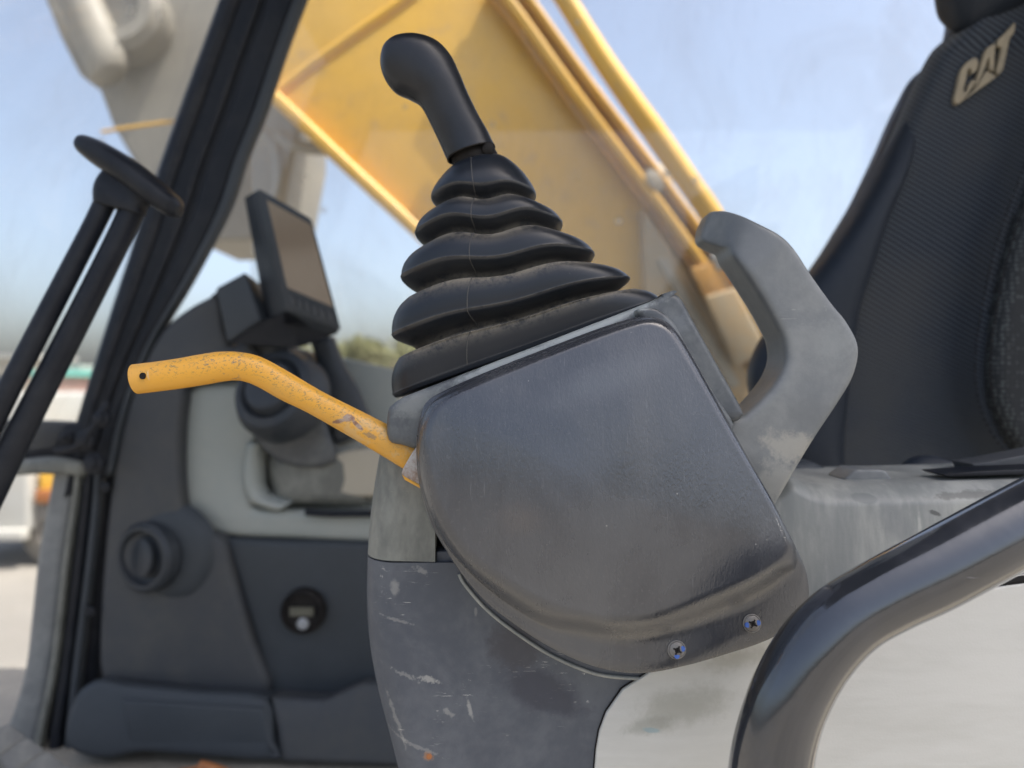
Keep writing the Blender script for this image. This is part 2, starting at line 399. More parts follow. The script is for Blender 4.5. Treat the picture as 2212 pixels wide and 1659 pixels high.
# lever paint: yellow with dark flecks along the front and worn orange-buff patches near the foot
k = N('chipped_lever_paint')
n1 = k.noise(24, 4, .6); n2 = k.noise(520, 5, .75, k.mapping((1, 1, 1.5), (0, R(25), 0))); n3 = k.noise(110, 5, .7)
col = k.mix(k.ramp(n1, .42, .66, 0, .6), (.66, .325, .032), (.55, .30, .065))
sx = k.n('ShaderNodeSeparateXYZ'); k.l(k.co, sx.inputs[0])
face = k.ramp(n1, .44, .60, 0, 1)
at = k.n('ShaderNodeAttribute', attribute_name='wear_glint').outputs['Fac']
uvs = k.n('ShaderNodeTexCoord').outputs['UV']; su = k.n('ShaderNodeSeparateXYZ'); k.l(uvs, su.inputs[0])
band = k.math('MULTIPLY', k.ramp(su.outputs[0], .53, .62), k.ramp(su.outputs[0], .86, .72))   # the front upper side of the tube
fl = k.math('MULTIPLY', k.ramp(n2, .53, .60), k.math('MULTIPLY', band, k.ramp(k.math('ADD', k.math('MULTIPLY', at, .35), n3), .50, .68)))
col = k.mix(k.math('MULTIPLY', fl, .72), col, (.10, .11, .07))
hv = k.math('MULTIPLY', k.ramp(at, .7, .98), k.ramp(n2, .46, .56))
col = k.mix(k.math('MULTIPLY', k.math('MULTIPLY', hv, k.ramp(n3, .50, .60)), .85), col, (.09, .115, .12))
buff = k.math('MULTIPLY', k.ramp(su.outputs[1], .66, .80), k.ramp(k.noise(70, 6, .75), .47, .58))
col = k.mix(k.math('MULTIPLY', buff, .55), col, (.52, .36, .17))
cf = k.math('MAXIMUM', spot(k, 743, 905, .47, 15, 9, 0, .35, 300, .3), k.math('MAXIMUM', spot(k, 722, 912, .47, 20, 5, -12, .3, 300, .3), spot(k, 763, 921, .47, 18, 5, 42, .3, 300, .3)))
col = k.mix(k.math('MULTIPLY', cf, .9), col, k.mix(k.ramp(n3, .45, .6), (.16, .075, .05), (.30, .24, .20)))
cf = spot(k, 792, 944, .47, 16, 6, 20, .8, 300, .3)
col = k.mix(k.math('MULTIPLY', cf, .7), col, (.2, .15, .1))
M['lever'] = k.out(col, .45, k.bump(n2, .12, .0003), spec=.5)
# seat cloth: ribbed knit
k = N('ribbed_seat_cloth')
uv = k.n('ShaderNodeTexCoord').outputs['UV']
def wave(k, vec, scale, direction):
    x = k.n('ShaderNodeTexWave', wave_type='BANDS', bands_direction=direction, wave_profile='SIN'); x.inputs['Scale'].default_value = scale
    x.inputs['Distortion'].default_value = .5; x.inputs['Detail'].default_value = 1; x.inputs['Detail Scale'].default_value = 2
    k.l(vec, x.inputs['Vector']); return x.outputs['Fac']
w1 = wave(k, uv, 27, 'Y'); w2 = wave(k, uv, 70, 'X')
cell = k.math('ADD', k.math('MULTIPLY', w1, .75), k.math('MULTIPLY', w2, .25))
col = k.mix(k.ramp(cell, .2, .8), (.016, .020, .026), (.062, .071, .084)); col = k.mix(k.ramp(k.noise(6, 4), .45, .7, 0, .4), col, (.07, .068, .062))
M['cloth'] = k.out(col, .85, k.bump(cell, .6, .0012), spec=.12); 
k.b.inputs['Sheen Weight'].default_value = .15
k = N('perforated_bolster_cloth')
v = k.n('ShaderNodeTexVoronoi'); v.inputs['Scale'].default_value = 200; v.inputs['Randomness'].default_value = .35; k.l(k.co, v.inputs['Vector'])
col = k.mix(k.ramp(v.outputs['Distance'], .25, .5), (.060, .068, .068), (.018, .020, .022))
M['bolster'] = k.out(col, .75, k.bump(v.outputs['Distance'], .6, .001), spec=.3)
M['seat_trim'] = plastic('smooth_dark_blue_trim', (.018, .023, .032), (.032, .037, .045), .5, .5, 600, .1, spec=0.22)
# screen reflecting the cab
k = N('monitor_screen'); M['screen'] = k.out((.20, .15, .105), .09, None, spec=1.)
def glass(name, dust, spots):
    k = N(name); t = k.t; t.nodes.remove(k.b)
    tr = k.n('ShaderNodeBsdfTransparent'); tr.inputs[0].default_value = (.985, .99, .985, 1)
    gl = k.n('ShaderNodeBsdfGlossy'); gl.inputs['Roughness'].default_value = .01
    df = k.n('ShaderNodeBsdfDiffuse'); df.inputs[0].default_value = (.62, .58, .50, 1)
    tl = k.n('ShaderNodeBsdfTranslucent'); tl.inputs[0].default_value = (.62, .58, .50, 1)
    d2 = k.n('ShaderNodeMixShader'); k.l(df.outputs[0], d2.inputs[1]); k.l(tl.outputs[0], d2.inputs[2])
    fr = k.n('ShaderNodeLayerWeight'); fr.inputs[0].default_value = .5
    fz = k.math('ADD', .035, k.math('MULTIPLY', k.math('POWER', fr.outputs['Facing'], 5.0), .9))
    m1 = k.n('ShaderNodeMixShader'); k.l(fz, m1.inputs[0]); k.l(tr.outputs[0], m1.inputs[1]); k.l(gl.outputs[0], m1.inputs[2])
    n1 = k.noise(3.5, 6, .6, None, 1.0); n2 = k.noise(30, 4, .6, k.mapping((1, 1, .3)))
    base = k.math('ADD', k.ramp(n1, .35, .75, dust*.5, dust*1.5), k.ramp(n2, .52, .75, 0, dust*.4))
    v = k.n('ShaderNodeTexVoronoi'); v.inputs['Scale'].default_value = 13; k.l(k.co, v.inputs['Vector'])
    big = k.ramp(k.noise(5, 2), .50, .62)
    sp = k.math('MULTIPLY', k.ramp(v.outputs['Distance'], .15, .07), k.math('MULTIPLY', big, spots))
    m2 = k.n('ShaderNodeMixShader'); k.l(k.math('MINIMUM', k.math('ADD', base, sp), .9), m2.inputs[0]); k.l(m1.outputs[0], m2.inputs[1]); k.l(d2.outputs[0], m2.inputs[2])
    k.l(m2.outputs[0], t.nodes['Material Output'].inputs[0]); return k.m
M['glass'] = glass('dusty_window_glass', .09, .45)
M['glass_front'] = glass('dusty_windscreen_glass', .10, .4)
# ground
k = N('sandy_yard'); n1 = k.noise(.25, 8, .6); n2 = k.noise(6, 6, .7)
col = k.mix(k.ramp(n1, .35, .65), (.185, .175, .155), (.255, .24, .21)); col = k.mix(k.ramp(n2, .5, .75, 0, .5), col, (.15, .135, .11))
M['ground'] = k.out(col, .9, k.bump(n2, .5, .03), spec=.2)
k = N('leaves'); n1 = k.noise(.6, 4); M['leaf'] = k.out(k.mix(n1, (.10, .115, .045), (.20, .19, .09)), .7, spec=.2)
M['bark'] = plastic('bark', (.12, .09, .06), (.2, .16, .11), .5, .9, dscale=4)

# ================================================================== setting
def sheet(name, x0, x1, y0, y1, z, mat):
    o = link(name, [(x0, y0, z), (x1, y0, z), (x1, y1, z), (x0, y1, z)], [(0, 1, 2, 3)], mat, None, False); return o
tag(sheet('ground', -600, 600, -600, 600, 0, M['ground']), kind='structure')
tag(box('cab_floor', (-.05, .95, H-.62), (2.1, 1.2, .05), M['floor']), kind='structure')

# ================================================================== joystick
jr = P(1134, 760, .555)
joy = thing('joystick', 'black joystick with a ribbed rubber boot standing on the grey control console', 'joystick', jr)
# L,  R, depth, halfdepth, exponent, dust
RIM = [((974, 366), (1080, 338), .535, .0175, 2.0), ((932, 431), (1158, 422), .540, .0390, 2.3), ((899, 511), (1214, 487), .544, .0500, 2.7), ((872, 608), (1280, 557), .549, .0600, 3.2),
       ((857, 730), (1350, 612), .555, .0660, 4.0), ((862, 852), (1408, 657), .5625, .0680, 5.0)]
LIFT = [.0, .0024, .0046, .0040, .0024, .0008]
B = []
def bring(c, s, hw, d, h, e, wr, lf=0):
    c = np.array(c); s = np.array(s)
    a = c-s*hw; b = c+s*hw; B.append((a[0], a[1], b[0], b[1], d, h, e, wr, lf))
for i in range(len(RIM)-1):
    L0, R0, d0, h0, e0 = RIM[i]; L1, R1, d1, h1, e1 = RIM[i+1]
    lf0, lf1 = LIFT[i], LIFT[i+1]
    c0 = (np.array(L0)+R0)/2; c1 = (np.array(L1)+R1)/2; w0 = np.hypot(*(np.array(R0)-L0))/2; w1 = np.hypot(*(np.array(R1)-L1))/2
    s0 = (np.array(R0)-L0)/(2*w0); s1 = (np.array(R1)-L1)/(2*w1)
    if i == 0: tv, wv, hv = 0, w0, h0
    else: tv, wv, hv = .40, w0*.855, h0*.80
    if i > 0:
        for t, f, wr in ((.0, 1., .34), (.025, .98, .12), (.07, .93, .0), (.16, .62, .05), (.26, .17, .15), (.34, .0, .6)):  # rim rings carry a painted highlight line, the valley ends carry dust
            tt = t; bring(c0+(c1-c0)*tt, s0+(s1-s0)*tt, wv+(w0-wv)*f, d0+(d1-d0)*tt, hv+(h0-hv)*f, e0+(e1-e0)*tt, wr, lf0+(lf1-lf0)*tt)
        ks = ((.0, None, 1.), (.05, -.10, 1.), (.12, .12, .9), (.26, .40, .35), (.50, .70, .03), (.75, .88, 0), (.93, .955, 0.0), (.975, .98, .14))
    else: ks = ((0, 0, .2), (.12, .24, 0), (.32, .50, 0), (.58, .76, 0), (.82, .93, 0), (.95, .99, 0))
    for t, f, wr in ks:
        tt = tv+(1-tv)*t
        if f is None: ww, hh = wv, hv
        else: ww, hh = w0+(w1-w0)*f, h0+(h1-h0)*f
        bring(c0+(c1-c0)*tt, s0+(s1-s0)*tt, ww, d0+(d1-d0)*tt, hh, e0+(e1-e0)*tt, wr, lf0+(lf1-lf0)*tt)
bring((1135, 754.5), (.942, -.336), 290, .5625, .068, 5, 0); bring((1137, 762), (.942, -.336), 286, .5625, .067, 5, 0)
NB = 220
boot = loft('boot', B, M['boot'], joy, n=NB, sub=3, caps=(False, True))
bl = wloc(boot); nr = (len(boot.data.vertices))//NB
tube('mould_seam', [tuple(bl+boot.data.vertices[i*NB+161].co+Vector((0, -.0001, 0))) for i in range(2, nr-4)], .00042, M['seam'], joy, n=6, sub=1)
G = [(966, 347, 1069, 315, .530, .0178), (960, 333, 1063, 304, .530, .0174), (948, 306, 1053, 283, .530, .0170), (930, 268, 1034, 250, .530, .0172),
     (908, 228, 1012, 205, .530, .0178), (882, 211, 994, 162, .530, .019), (853, 198, 974, 122, .530, .020), (834, 176, 946, 94, .530, .0205), (824, 150, 908, 82, .530, .019),
     (825, 122, 874, 84, .530, .0145), (832, 106, 852, 92, .530, .007), (838, 101, 843, 97, .530, .002)]
loft('grip', G, M['grip'], joy, n=80, sub=8, ex=2.25, caps=(False, True))
gr_ = bpy.data.objects['grip']; gl_ = wloc(gr_)
tube('grip_parting_line', [tuple(gl_+gr_.data.vertices[i*80+44].co) for i in range(2, len(gr_.data.vertices)//80-6)], .00025, M['grip'], joy, n=6, sub=1)
loft('grip_rim', [(966, 347, 1069, 315, .530, .0178), (967, 349, 1070, 317, .530, .0180), (971, 348, 1066, 318, .530, .0164), (969, 339, 1061, 310, .530, .0155)], M['dark_hole'], joy, n=64, sub=3, ex=2.2, caps=(False, False))
loft('stem', [(968, 330, 1052, 304, .533, .013), (976, 350, 1068, 322, .533, .0158), (982, 364, 1076, 336, .533, .0162), (992, 390, 1076, 368, .534, .013)], M['dark_hole'], joy, n=40, sub=3, ex=2)
lathe('stem_clamp', P(1054, 322, .519), (0.25, -1, -.1), [(0, .0045), (.002, .0045), (.003, .0035), (.0035, .001)], M['dark_hole'], joy, n=20)

# ================================================================== control console
con = thing('control_console', 'worn grey left hand control console with a bulging dark cover plate', 'console', P(1300, 1500, .5))
def polar(poly, c, n, a0=0):
    pts = np.array(poly); a = np.unwrap(np.arctan2(pts[:, 1]-c[1], pts[:, 0]-c[0]))
    if a[-1] < a[0]: pts = pts[::-1]; a = np.unwrap(np.arctan2(pts[:, 1]-c[1], pts[:, 0]-c[0]))
    r = np.hypot(pts[:, 0]-c[0], pts[:, 1]-c[1])
    a = np.concatenate([a-2*np.pi, a, a+2*np.pi]); r = np.concatenate([r, r, r]); o = np.argsort(a)
    th = np.linspace(0, 2*np.pi, n, endpoint=False); base = a[len(pts)]
    rr = np.interp((th-base) % (2*np.pi)+base, a[o], r[o])
    return np.stack([c[0]+rr*np.cos(th), c[1]+rr*np.sin(th)], 1)
CC = (1300, 1060)
rim = [(902, 925), (899, 985), (905, 1045), (928, 1125), (960, 1185), (1000, 1245), (1045, 1297), (1100, 1342), (1190, 1400), (1290, 1443), (1385, 1456), (1480, 1440), (1565, 1416),
       (1650, 1388), (1715, 1352), (1748, 1300), (1745, 1240), (1725, 1190), (1685, 1112), (1620, 993), (1560, 885), (1505, 785), (1465, 718), (1440, 692), (1405, 682), (1365, 686), (1290, 710), (1200, 744), (1050, 803), (960, 843), (918, 872)]
base = [(906, 930), (903, 985), (909, 1043), (932, 1117), (966, 1177), (1006, 1226), (1054, 1272), (1110, 1314), (1190, 1362), (1290, 1393), (1370, 1398), (1450, 1384), (1540, 1350),
        (1625, 1312), (1682, 1275), (1716, 1232), (1712, 1185), (1690, 1140), (1660, 1082), (1600, 975), (1545, 875), (1493, 780), (1458, 722), (1434, 699), (1402, 689), (1367, 693), (1290, 718), (1200, 752), (1052, 811), (965, 849), (926, 878)]
plat = [(940, 940), (937, 985), (945, 1035), (968, 1095), (1000, 1150), (1045, 1195), (1100, 1235), (1150, 1265), (1210, 1290), (1290, 1310), (1360, 1308), (1430, 1290), (1510, 1262),
        (1590, 1232), (1640, 1205), (1662, 1175), (1655, 1135), (1635, 1090), (1602, 1032), (1548, 940), (1500, 855), (1455, 780), (1432, 742), (1414, 724), (1392, 716), (1362, 719), (1290, 744), (1205, 777), (1065, 834), (990, 867), (955, 895)]
NC = 260
rimP, baseP, platP = [polar([tuple(p) for p in cr(q, 6, True)], CC, NC) for q in (rim, base, plat)]
def cplane(u, v): return plane_pt(u, v, P(1300, 1060, .468), Vector((.06, -1, .10)).normalized())
cn = Vector((.06, -1, .10)).normalized()
V = []; rows = []
def crow(px, h):
    rows.append(len(V)); hh = h if hasattr(h, '__len__') else [h]*NC
    for (u, v), q in zip(px, hh): V.append(cplane(u, v)+cn*q)
crow(rimP, -.030); crow(rimP, -.002); crow(rimP*.997+np.array(CC)*.003, -.0006); crow(rimP*.994+np.array(CC)*.006, 0)
wall = np.linalg.norm(rimP-baseP, axis=1); wS = np.clip((wall-12)/30, 0, 1)      # 1 where a flat skirt lies outside the dome
crow(rimP*.5+baseP*.5, .0008)
crow(baseP, .0016)
HT = .0165
for i in range(1, 17):
    t = i/16; th = t*math.pi/2
    pr = 1-math.cos(th); hr = math.sin(th); ps = t; hs = t*t*(3-2*t)
    fr = (pr*(1-wS)+ps*wS)[:, None]; hh = hr*(1-wS)+hs*wS
    crow(baseP*(1-fr)+platP*fr, .0016+HT*hh)
for i in range(1, 15):
    t = i/15; s = 1-t
    crow(np.array(CC)+(platP-np.array(CC))*s, .0016+HT+.0065*(1-s*s))
V.append(cplane(*CC)+cn*(.0016+HT+.0065))
Fc = []
for a, b in zip(rows[:-1], rows[1:]):
    for i in range(NC): j = (i+1) % NC; Fc.append((a+i, a+j, b+j, b+i))
for i in range(NC): Fc.append((rows[-1]+i, rows[-1]+(i+1) % NC, len(V)-1))
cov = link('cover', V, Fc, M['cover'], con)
# screws let into the skirt of the cover, daubed with blue paint
for (su_, sv, ba) in ((1460, 1402, (.7, 2.6)), (1622, 1345, (-.6, 2.5))):
    c = cplane(su_, sv)+cn*.0016
    s = lathe('screw', c, cn, [(-.001, .0058), (.0006, .0058), (.0008, .0053), (.0004, .0048), (.0009, .0048), (.0017, .0038), (.0020, .0018), (.0008, .0010)], M['steel'], cov, n=30)
    ax = cn.orthogonal().normalized(); bx = cn.cross(ax)
    for an in ba:
        q = c+(ax*math.cos(an)+bx*math.sin(an))*.0034+cn*.0015
        lathe('paint_dab', q, cn, [(-.0006, .0018), (.0003, .0017), (.0004, .0004)], M['blue_mark'], s, n=9)
    for an in (.3, .3+math.pi/2):
        dr = ax*math.cos(an)+bx*math.sin(an); dd = bx*math.cos(an)-ax*math.sin(an)
        a0 = c+cn*.0014
        fr_ = [a0-dr*.0028-dd*.0005, a0+dr*.0028-dd*.0005, a0+dr*.0028+dd*.0005, a0-dr*.0028+dd*.0005]
        hexa('cross_slot', [p+cn*.0008 for p in fr_], fr_, M['dark_hole'], s)
# mounting block under the boot
blk = [(836, 890), (848, 872), (868, 858), (900, 845), (1100, 768), (1400, 652), (1430, 634), (1456, 633), (1474, 645), (1496, 684), (1560, 800), (1606, 884), (1604, 902), (1588, 912), (1560, 920),
       (1500, 1010), (1300, 1100), (1000, 1100), (960, 1000), (880, 965), (838, 950)]
slab('mounting_block', [tuple(p) for p in cr(blk, 4, True)], M['block'], con, d=.486, nrm=(.03, -1, .06), at=(1200, 800), thick=.135, bevel=.0045, steps=6)
# inner raised lip on the right of the block, and the groove between
lip = [(1376, 668), (1415, 664), (1452, 690), (1480, 736), (1540, 842), (1588, 918), (1560, 930), (1500, 830), (1440, 720), (1400, 700)]
slab('block_lip', [tuple(p) for p in cr(lip, 4, True)], M['block'], con, d=.480, nrm=(.05, -1, .06), at=(1470, 780), thick=.010, bevel=.003, steps=4)
# neck and lower trim, both rolled round at their left edge
def rolled(name, left, right, mat, d, rad_px, back, parent, cap=True, yslope=0):
    """a sheet whose left edge rolls back into depth: rows of (u,v) edges"""
    L = cr(left, 8); Rr = cr(right, 8); V = []; n = 0; rows = []
    for a, b in zip(L, Rr):
        row = []
        rr = rad_px/F*d; x0, z = P(a[0], a[1], d).x, P(a[0], a[1], d).z
        row.append(Vector((x0+.004, d+rr+back, z)))
        for q in range(0, 13):
            th = q/12*math.pi/2
            row.append(Vector((x0+rr*(1-math.cos(th)), d+rr*1.2*(1-math.sin(th)), z)))
        pr = P(b[0], b[1], d)
        for q in range(1, 9):
            t = q/8; p = row[13].lerp(Vector((pr.x, d, pr.z)), t); row.append(p)
        row.append(row[-1]+Vector((0, .012, 0)))
        n = len(row); rows.append(row)
    V = [p for r in rows for p in r]
    Fc = [(i*n+j, i*n+j+1, (i+1)*n+j+1, (i+1)*n+j) for i in range(len(rows)-1) for j in range(n-1)]
    # close top and bottom with a short return
    for idx in (0, len(rows)-1):
        s0 = len(V)
        for p in rows[idx]: V.append(p+Vector((.001, .010, 0)) if cap else p)
        for j in range(n-1): Fc.append((idx*n+j, idx*n+j+1, s0+j+1, s0+j))
    return sharp(link(name, V, Fc, mat, parent), 50)
rolled('neck', [(838, 880), (826, 925), (806, 985), (796, 1040), (787, 1100), (781, 1160), (778, 1212)], [(960, 905), (960, 925), (960, 985), (955, 1040), (940, 1100), (940, 1160), (940, 1214)], M['neck'], .500, 80, .07, con)
# small dark slot and ledge between neck and cover
slab('slot_back', [(936, 1100), (1010, 1100), (1030, 1250), (936, 1250)], M['dark_hole'], con, d=.520, thick=.01, bevel=0)
slab('slot_ledge', [(942, 1191), (978, 1190), (1008, 1240), (942, 1216)], M['trim'], con, d=.504, thick=.016, bevel=.001)
rolled('lower_trim', [(778, 1216), (776, 1300), (779, 1380), (788, 1450), (802, 1520), (820, 1590), (838, 1660), (862, 1760)],
       [(1480, 1214), (1480, 1300), (1480, 1380), (1480, 1450), (1480, 1520), (1480, 1590), (1480, 1660), (1480, 1760)], M['trim'], .4995, 80, .09, con)
# thin moulded lip that follows the cover on the trim, with a torn corner
lipc = [(992, 1240), (1004, 1262), (1045, 1310), (1100, 1356), (1190, 1415), (1290, 1456), (1385, 1466)]
tube('trim_lip', [tuple(P(a, b, .4985)) for a, b in lipc], .0013, M['box'], con, n=10)
# pale side panel
wp = [(1288, 1620), (1283, 1680), (1283, 1800), (2700, 1800), (2700, 1200), (2212, 1262), (1900, 1302), (1600, 1320), (1480, 1380), (1440, 1425), (1395, 1458), (1345, 1490), (1310, 1540), (1295, 1580)]
slab('side_panel', wp, M['white'], con, d=.4965, thick=.02, bevel=.0012, at=(1800, 1500))
slab('side_panel_gap', [(a-3.2, b-3.2) for a, b in wp[:2]]+[(1279, 1800), (2700, 1810), (2700, 1190), (2212, 1254), (1900, 1296), (1600, 1314), (1476, 1376), (1437, 1421), (1392, 1454), (1341, 1486), (1306, 1537), (1291, 1578)], M['dark_hole'], con, d=.4985, thick=.01, bevel=0, at=(1800, 1500))
# rear box (armrest housing) with rounded top edge
V = []; rows = 0; prof = []
xs = [(1560, 1120), (1640, 1075), (1690, 1040), (1715, 1024), (1735, 1032), (1760, 1043), (1800, 1049), (1900, 1049), (2050, 1046), (2212, 1042), (2400, 1038), (2650, 1034)]
xs = cr(xs, 5)
for u, vt in xs:
    row = []; d = .535
    zt = P(u, vt+34, d).z; x = P(u, vt, d).x; zb = P(u, 1330, d).z
    row += [Vector((x, d+.14, zt+.009)), Vector((x, d+.075, zt+.0105)), Vector((x, d+.04, zt+.0105))]
    for q in range(0, 9):
        th = q/8*math.pi/2
        row.append(Vector((x, d+.022*(1-math.sin(th)), zt+.010*math.cos(th)-.004*math.sin(th))))
    for q in range(1, 7): row.append(Vector((x, d-.012*q/6, (zt-.004)+(zb-zt)*q/6)))
    n = len(row); V += row; rows += 1
Fc = [(i*n+j, i*n+j+1, (i+1)*n+j+1, (i+1)*n+j) for i in range(rows-1) for j in range(n-1)]
link('rear_box', V, Fc, M['box'], con)
tab = [(1825, 1034), (1846, 1017), (1855, 1014), (1908, 1015), (1917, 1020), (1930, 1040), (1930, 1052), (1825, 1050)]
slab('switch_tab', tab, M['handle'], con, d=.575, thick=.03, bevel=.002)
slab('hinge_strip', [(2036, 1024), (2110, 1018), (2300, 1010), (2300, 1022), (2120, 1028), (2050, 1030)], M['black'], con, d=.56, thick=.03, bevel=.001)
slab('top_strip', [(2100, 1002), (2150, 995), (2300, 965), (2300, 1012), (2110, 1018)], M['panel'], con, d=.62, thick=.03, bevel=.002)
lathe('trim_screw', P(927, 1634, .4995), (0, -1, 0), [(-.001, .0020), (.0003, .0019), (.0005, .0014), (.0004, .0004)], M['orange'], con, n=16)
lathe('plug_mark', P(1868, 1078, .5475), (0, -1, .7), [(-.001, .0075), (.0004, .0072), (.0006, .004), (.0006, .001)], M['handle'], con, n=24)

# ================================================================== grab handle
gh = thing('grab_handle', 'curved grey plastic handle rising hook shaped beside the seat', 'handle', P(1620, 1060, .53))
HP = [(1521, 476, 1513, 496, .566, .008), (1534, 458, 1519, 518, .562, .012), (1562, 453, 1553, 531, .552, .016), (1600, 462, 1574, 534, .541, .019), (1641, 480, 1588, 556, .534, .021), (1690, 506, 1612, 588, .530, .022),
      (1722, 538, 1634, 622, .529, .022), (1757, 592, 1660, 664, .528, .022), (1800, 652, 1682, 704, .527, .022), (1836, 697, 1696, 735, .526, .022), (1860, 750, 1699, 775, .525, .022), (1849, 812, 1684, 815, .524, .022),
      (1812, 876, 1651, 858, .523, .022), (1772, 936, 1606, 899, .522, .021), (1736, 994, 1562, 922, .521, .020), (1706, 1044, 1582, 985, .520, .019), (1676, 1092, 1625, 1068, .520, .016), (1655, 1125, 1640, 1115, .520, .012)]
loft('handle_body', [(b[2], b[3], b[0], b[1], b[4], b[5]) for b in HP], M['handle'], gh, n=160, ex=9, sub=6, capround=.35, front=True)

# ================================================================== safety lever
lv = thing('safety_lever', 'bent yellow tube lever with chipped paint, pointing left from the console', 'lever', P(930, 1000, .485))
LT = [(288, 787, 299, 851), (330, 782, 341, 846), (380, 775, 394, 839), (430, 766, 445, 831), (470, 760, 484, 824), (512, 760, 512, 822), (552, 767, 534, 826), (590, 784, 562, 838),
      (640, 813, 608, 864), (700, 848, 664, 891), (772, 884, 735, 931), (852, 924, 812, 976), (905, 948, 868, 1010), (960, 978, 920, 1040)]
wv = [.1, .2, .3, .55, 1, 1, .7, .6, .55, .6, .6, .4, .2, 0]
lpairs = [(t[0], t[1], t[2], t[3], .470+.0022*i, None, 2.05, wv[i]) for i, t in enumerate(LT)]
loft('tube', lpairs, M['lever'], lv, n=72, sub=7, caps=(False, True))
# open end with wall thickness
e0 = P(293.5, 819, .470)
loft('tube_end', [(288, 787, 299, 851, .470, None), (291, 790, 301, 848, .4702, None), (296, 792, 306, 846, .4704, None), (330, 786, 340, 840, .4706, None)], M['lever'], lv, n=48, sub=2, caps=(False, True))
lathe('pin_hole', P(308, 812, .4612), (-.25, -1, .1), [(-.0006, .0021), (.0004, .0021), (.0004, .0015), (.0002, .0003)], M['dark_hole'], lv, n=20)
slab('bracket', [(902, 962), (890, 978), (870, 1012), (867, 1022), (874, 1034), (912, 1054), (940, 1070), (950, 980)], M['rust'], lv, d=.474, thick=.006, bevel=.001)
slab('bracket_edge', [(868, 1026), (874, 1037), (912, 1058), (945, 1076), (945, 1060), (906, 1046)], M['lever'], lv, d=.4735, thick=.012, bevel=.001)
chip = [(722, 912), (742, 902), (757, 899), (766, 911), (778, 931), (772, 932), (757, 921), (740, 915)]

# ================================================================== black hand rail
rl = thing('door_rail', 'glossy black bent tube rail in front of the off white panel', 'rail', P(1660, 1660, .36))
RT = [(2420, 925, 2510, 1075), (2300, 990, 2380, 1138), (2150, 1069, 2228, 1215), (1980, 1160, 2055, 1308), (1868, 1220, 1950, 1357), (1778, 1276, 1880, 1398), (1700, 1352, 1822, 1462), (1640, 1450, 1780, 1540),
      (1600, 1555, 1760, 1605), (1578, 1650, 1752, 1665), (1570, 1760, 1750, 1762), (1568, 1860, 1748, 1862)]
loft('rail_tube', [(*t, .405) for t in RT], M['rail'], rl, n=72, sub=8)

# ================================================================== operator seat
seat = thing('operator_seat', 'dark ribbed cloth operator seat with beige lettering on its backrest', 'seat', P(2000, 1050, .85))
def interp(curve, v):
    vs = [c[1] for c in curve]; us = [c[0] for c in curve]; return float(np.interp(v, vs, us))
SL = [tuple(p) for p in cr([(2100, -120), (2095, 0), (2074, 50), (2050, 78), (2012, 112), (1982, 165), (1952, 228), (1928, 285), (1900, 345), (1868, 410), (1832, 470), (1795, 530), (1752, 590), (1705, 660), (1668, 730), (1655, 800), (1665, 860), (1690, 920), (1720, 980), (1740, 1040), (1750, 1140)], 6)]
SC = [(2330, 100), (2270, 250), (2215, 395), (2170, 520), (2142, 640), (2124, 760), (2127, 850), (2150, 920), (2192, 985), (2250, 1070), (2290, 1140)]
SC = [tuple(p) for p in cr(SC, 8)]
def sm(x): x = min(1, max(0, x)); return x*x*(3-2*x)
def seat_d(u, v, l):
    s = u-l; d = .845
    if s < 55: d += .085*(1-math.sqrt(max(0, 1-(1-s/55)**2)))
    d += .012*math.sin(min(1, max(0, (u-l)/(interp(SC, v)-l)))*math.pi)
    c = interp(SC, v); d -= .055*sm((u-c+95)/150)
    d += .007*math.exp(-((u-c)/6)**2)
    return d
NV, NU = 150, 170
V = []; U = []; bmask = []
for i in range(NV+1):
    v = -100+i*(1240/NV); l = interp(SL, v)
    for j in range(NU+1):
        s = j/NU; s = s**1.15; u = l+s*(2620-l); V.append(P(u, v, seat_d(u, v, l))); U.append(((u-l)/1000+.0, (v+.45*(u-l)*0)/1000*1.25 - .00055*(u-l)))
def sub_mesh(cond):
    fs = []
    for i in range(NV):
        for j in range(NU):
            a = i*(NU+1)+j
            u = 1106+V[a].x/V[a].y*F; v = 829.5-(V[a].z-H)/V[a].y*F
            if cond(u, v): fs.append((a, a+1, a+NU+2, a+NU+1))
    used = sorted({q for f in fs for q in f}); mp = {q: i for i, q in enumerate(used)}
    return [V[q] for q in used], [tuple(mp[q] for q in f) for f in fs], [U[q] for q in used]
a, b, c = sub_mesh(lambda u, v: u < interp(SC, v)); back = link('backrest', a, b, M['cloth'], seat, True, c)
a, b, c = sub_mesh(lambda u, v: u >= interp(SC, v)); link('bolster', a, b, M['bolster'], seat, True, c)
# rear shell gives the backrest its depth
a = [Vector((p.x*1.0+.02, p.y+.09, p.z)) for p in V]; 
link('back_shell', a, [(i*(NU+1)+j, i*(NU+1)+j+1, (i+1)*(NU+1)+j+1, (i+1)*(NU+1)+j) for i in range(NV) for j in range(NU)], M['seat_trim'], seat)
ST = [(1952, 262, 1960, 272, .842, .008), (1918, 318, 1968, 306, .838, .02), (1872, 402, 1948, 380, .836, .03), (1812, 500, 1905, 480, .834, .035), (1748, 592, 1872, 590, .832, .036), (1690, 668, 1846, 680, .832, .036),
      (1640, 738, 1832, 790, .832, .036), (1617, 800, 1822, 880, .832, .036), (1622, 860, 1815, 950, .832, .036), (1650, 930, 1815, 1010, .832, .034), (1690, 1000, 1820, 1070, .832, .03)]
loft('side_trim', [(x[0]+2, x[1], x[2], x[3], x[4]+.03, x[5]) for x in ST], M['seat_trim'], seat, n=48, sub=5, ex=2.6)
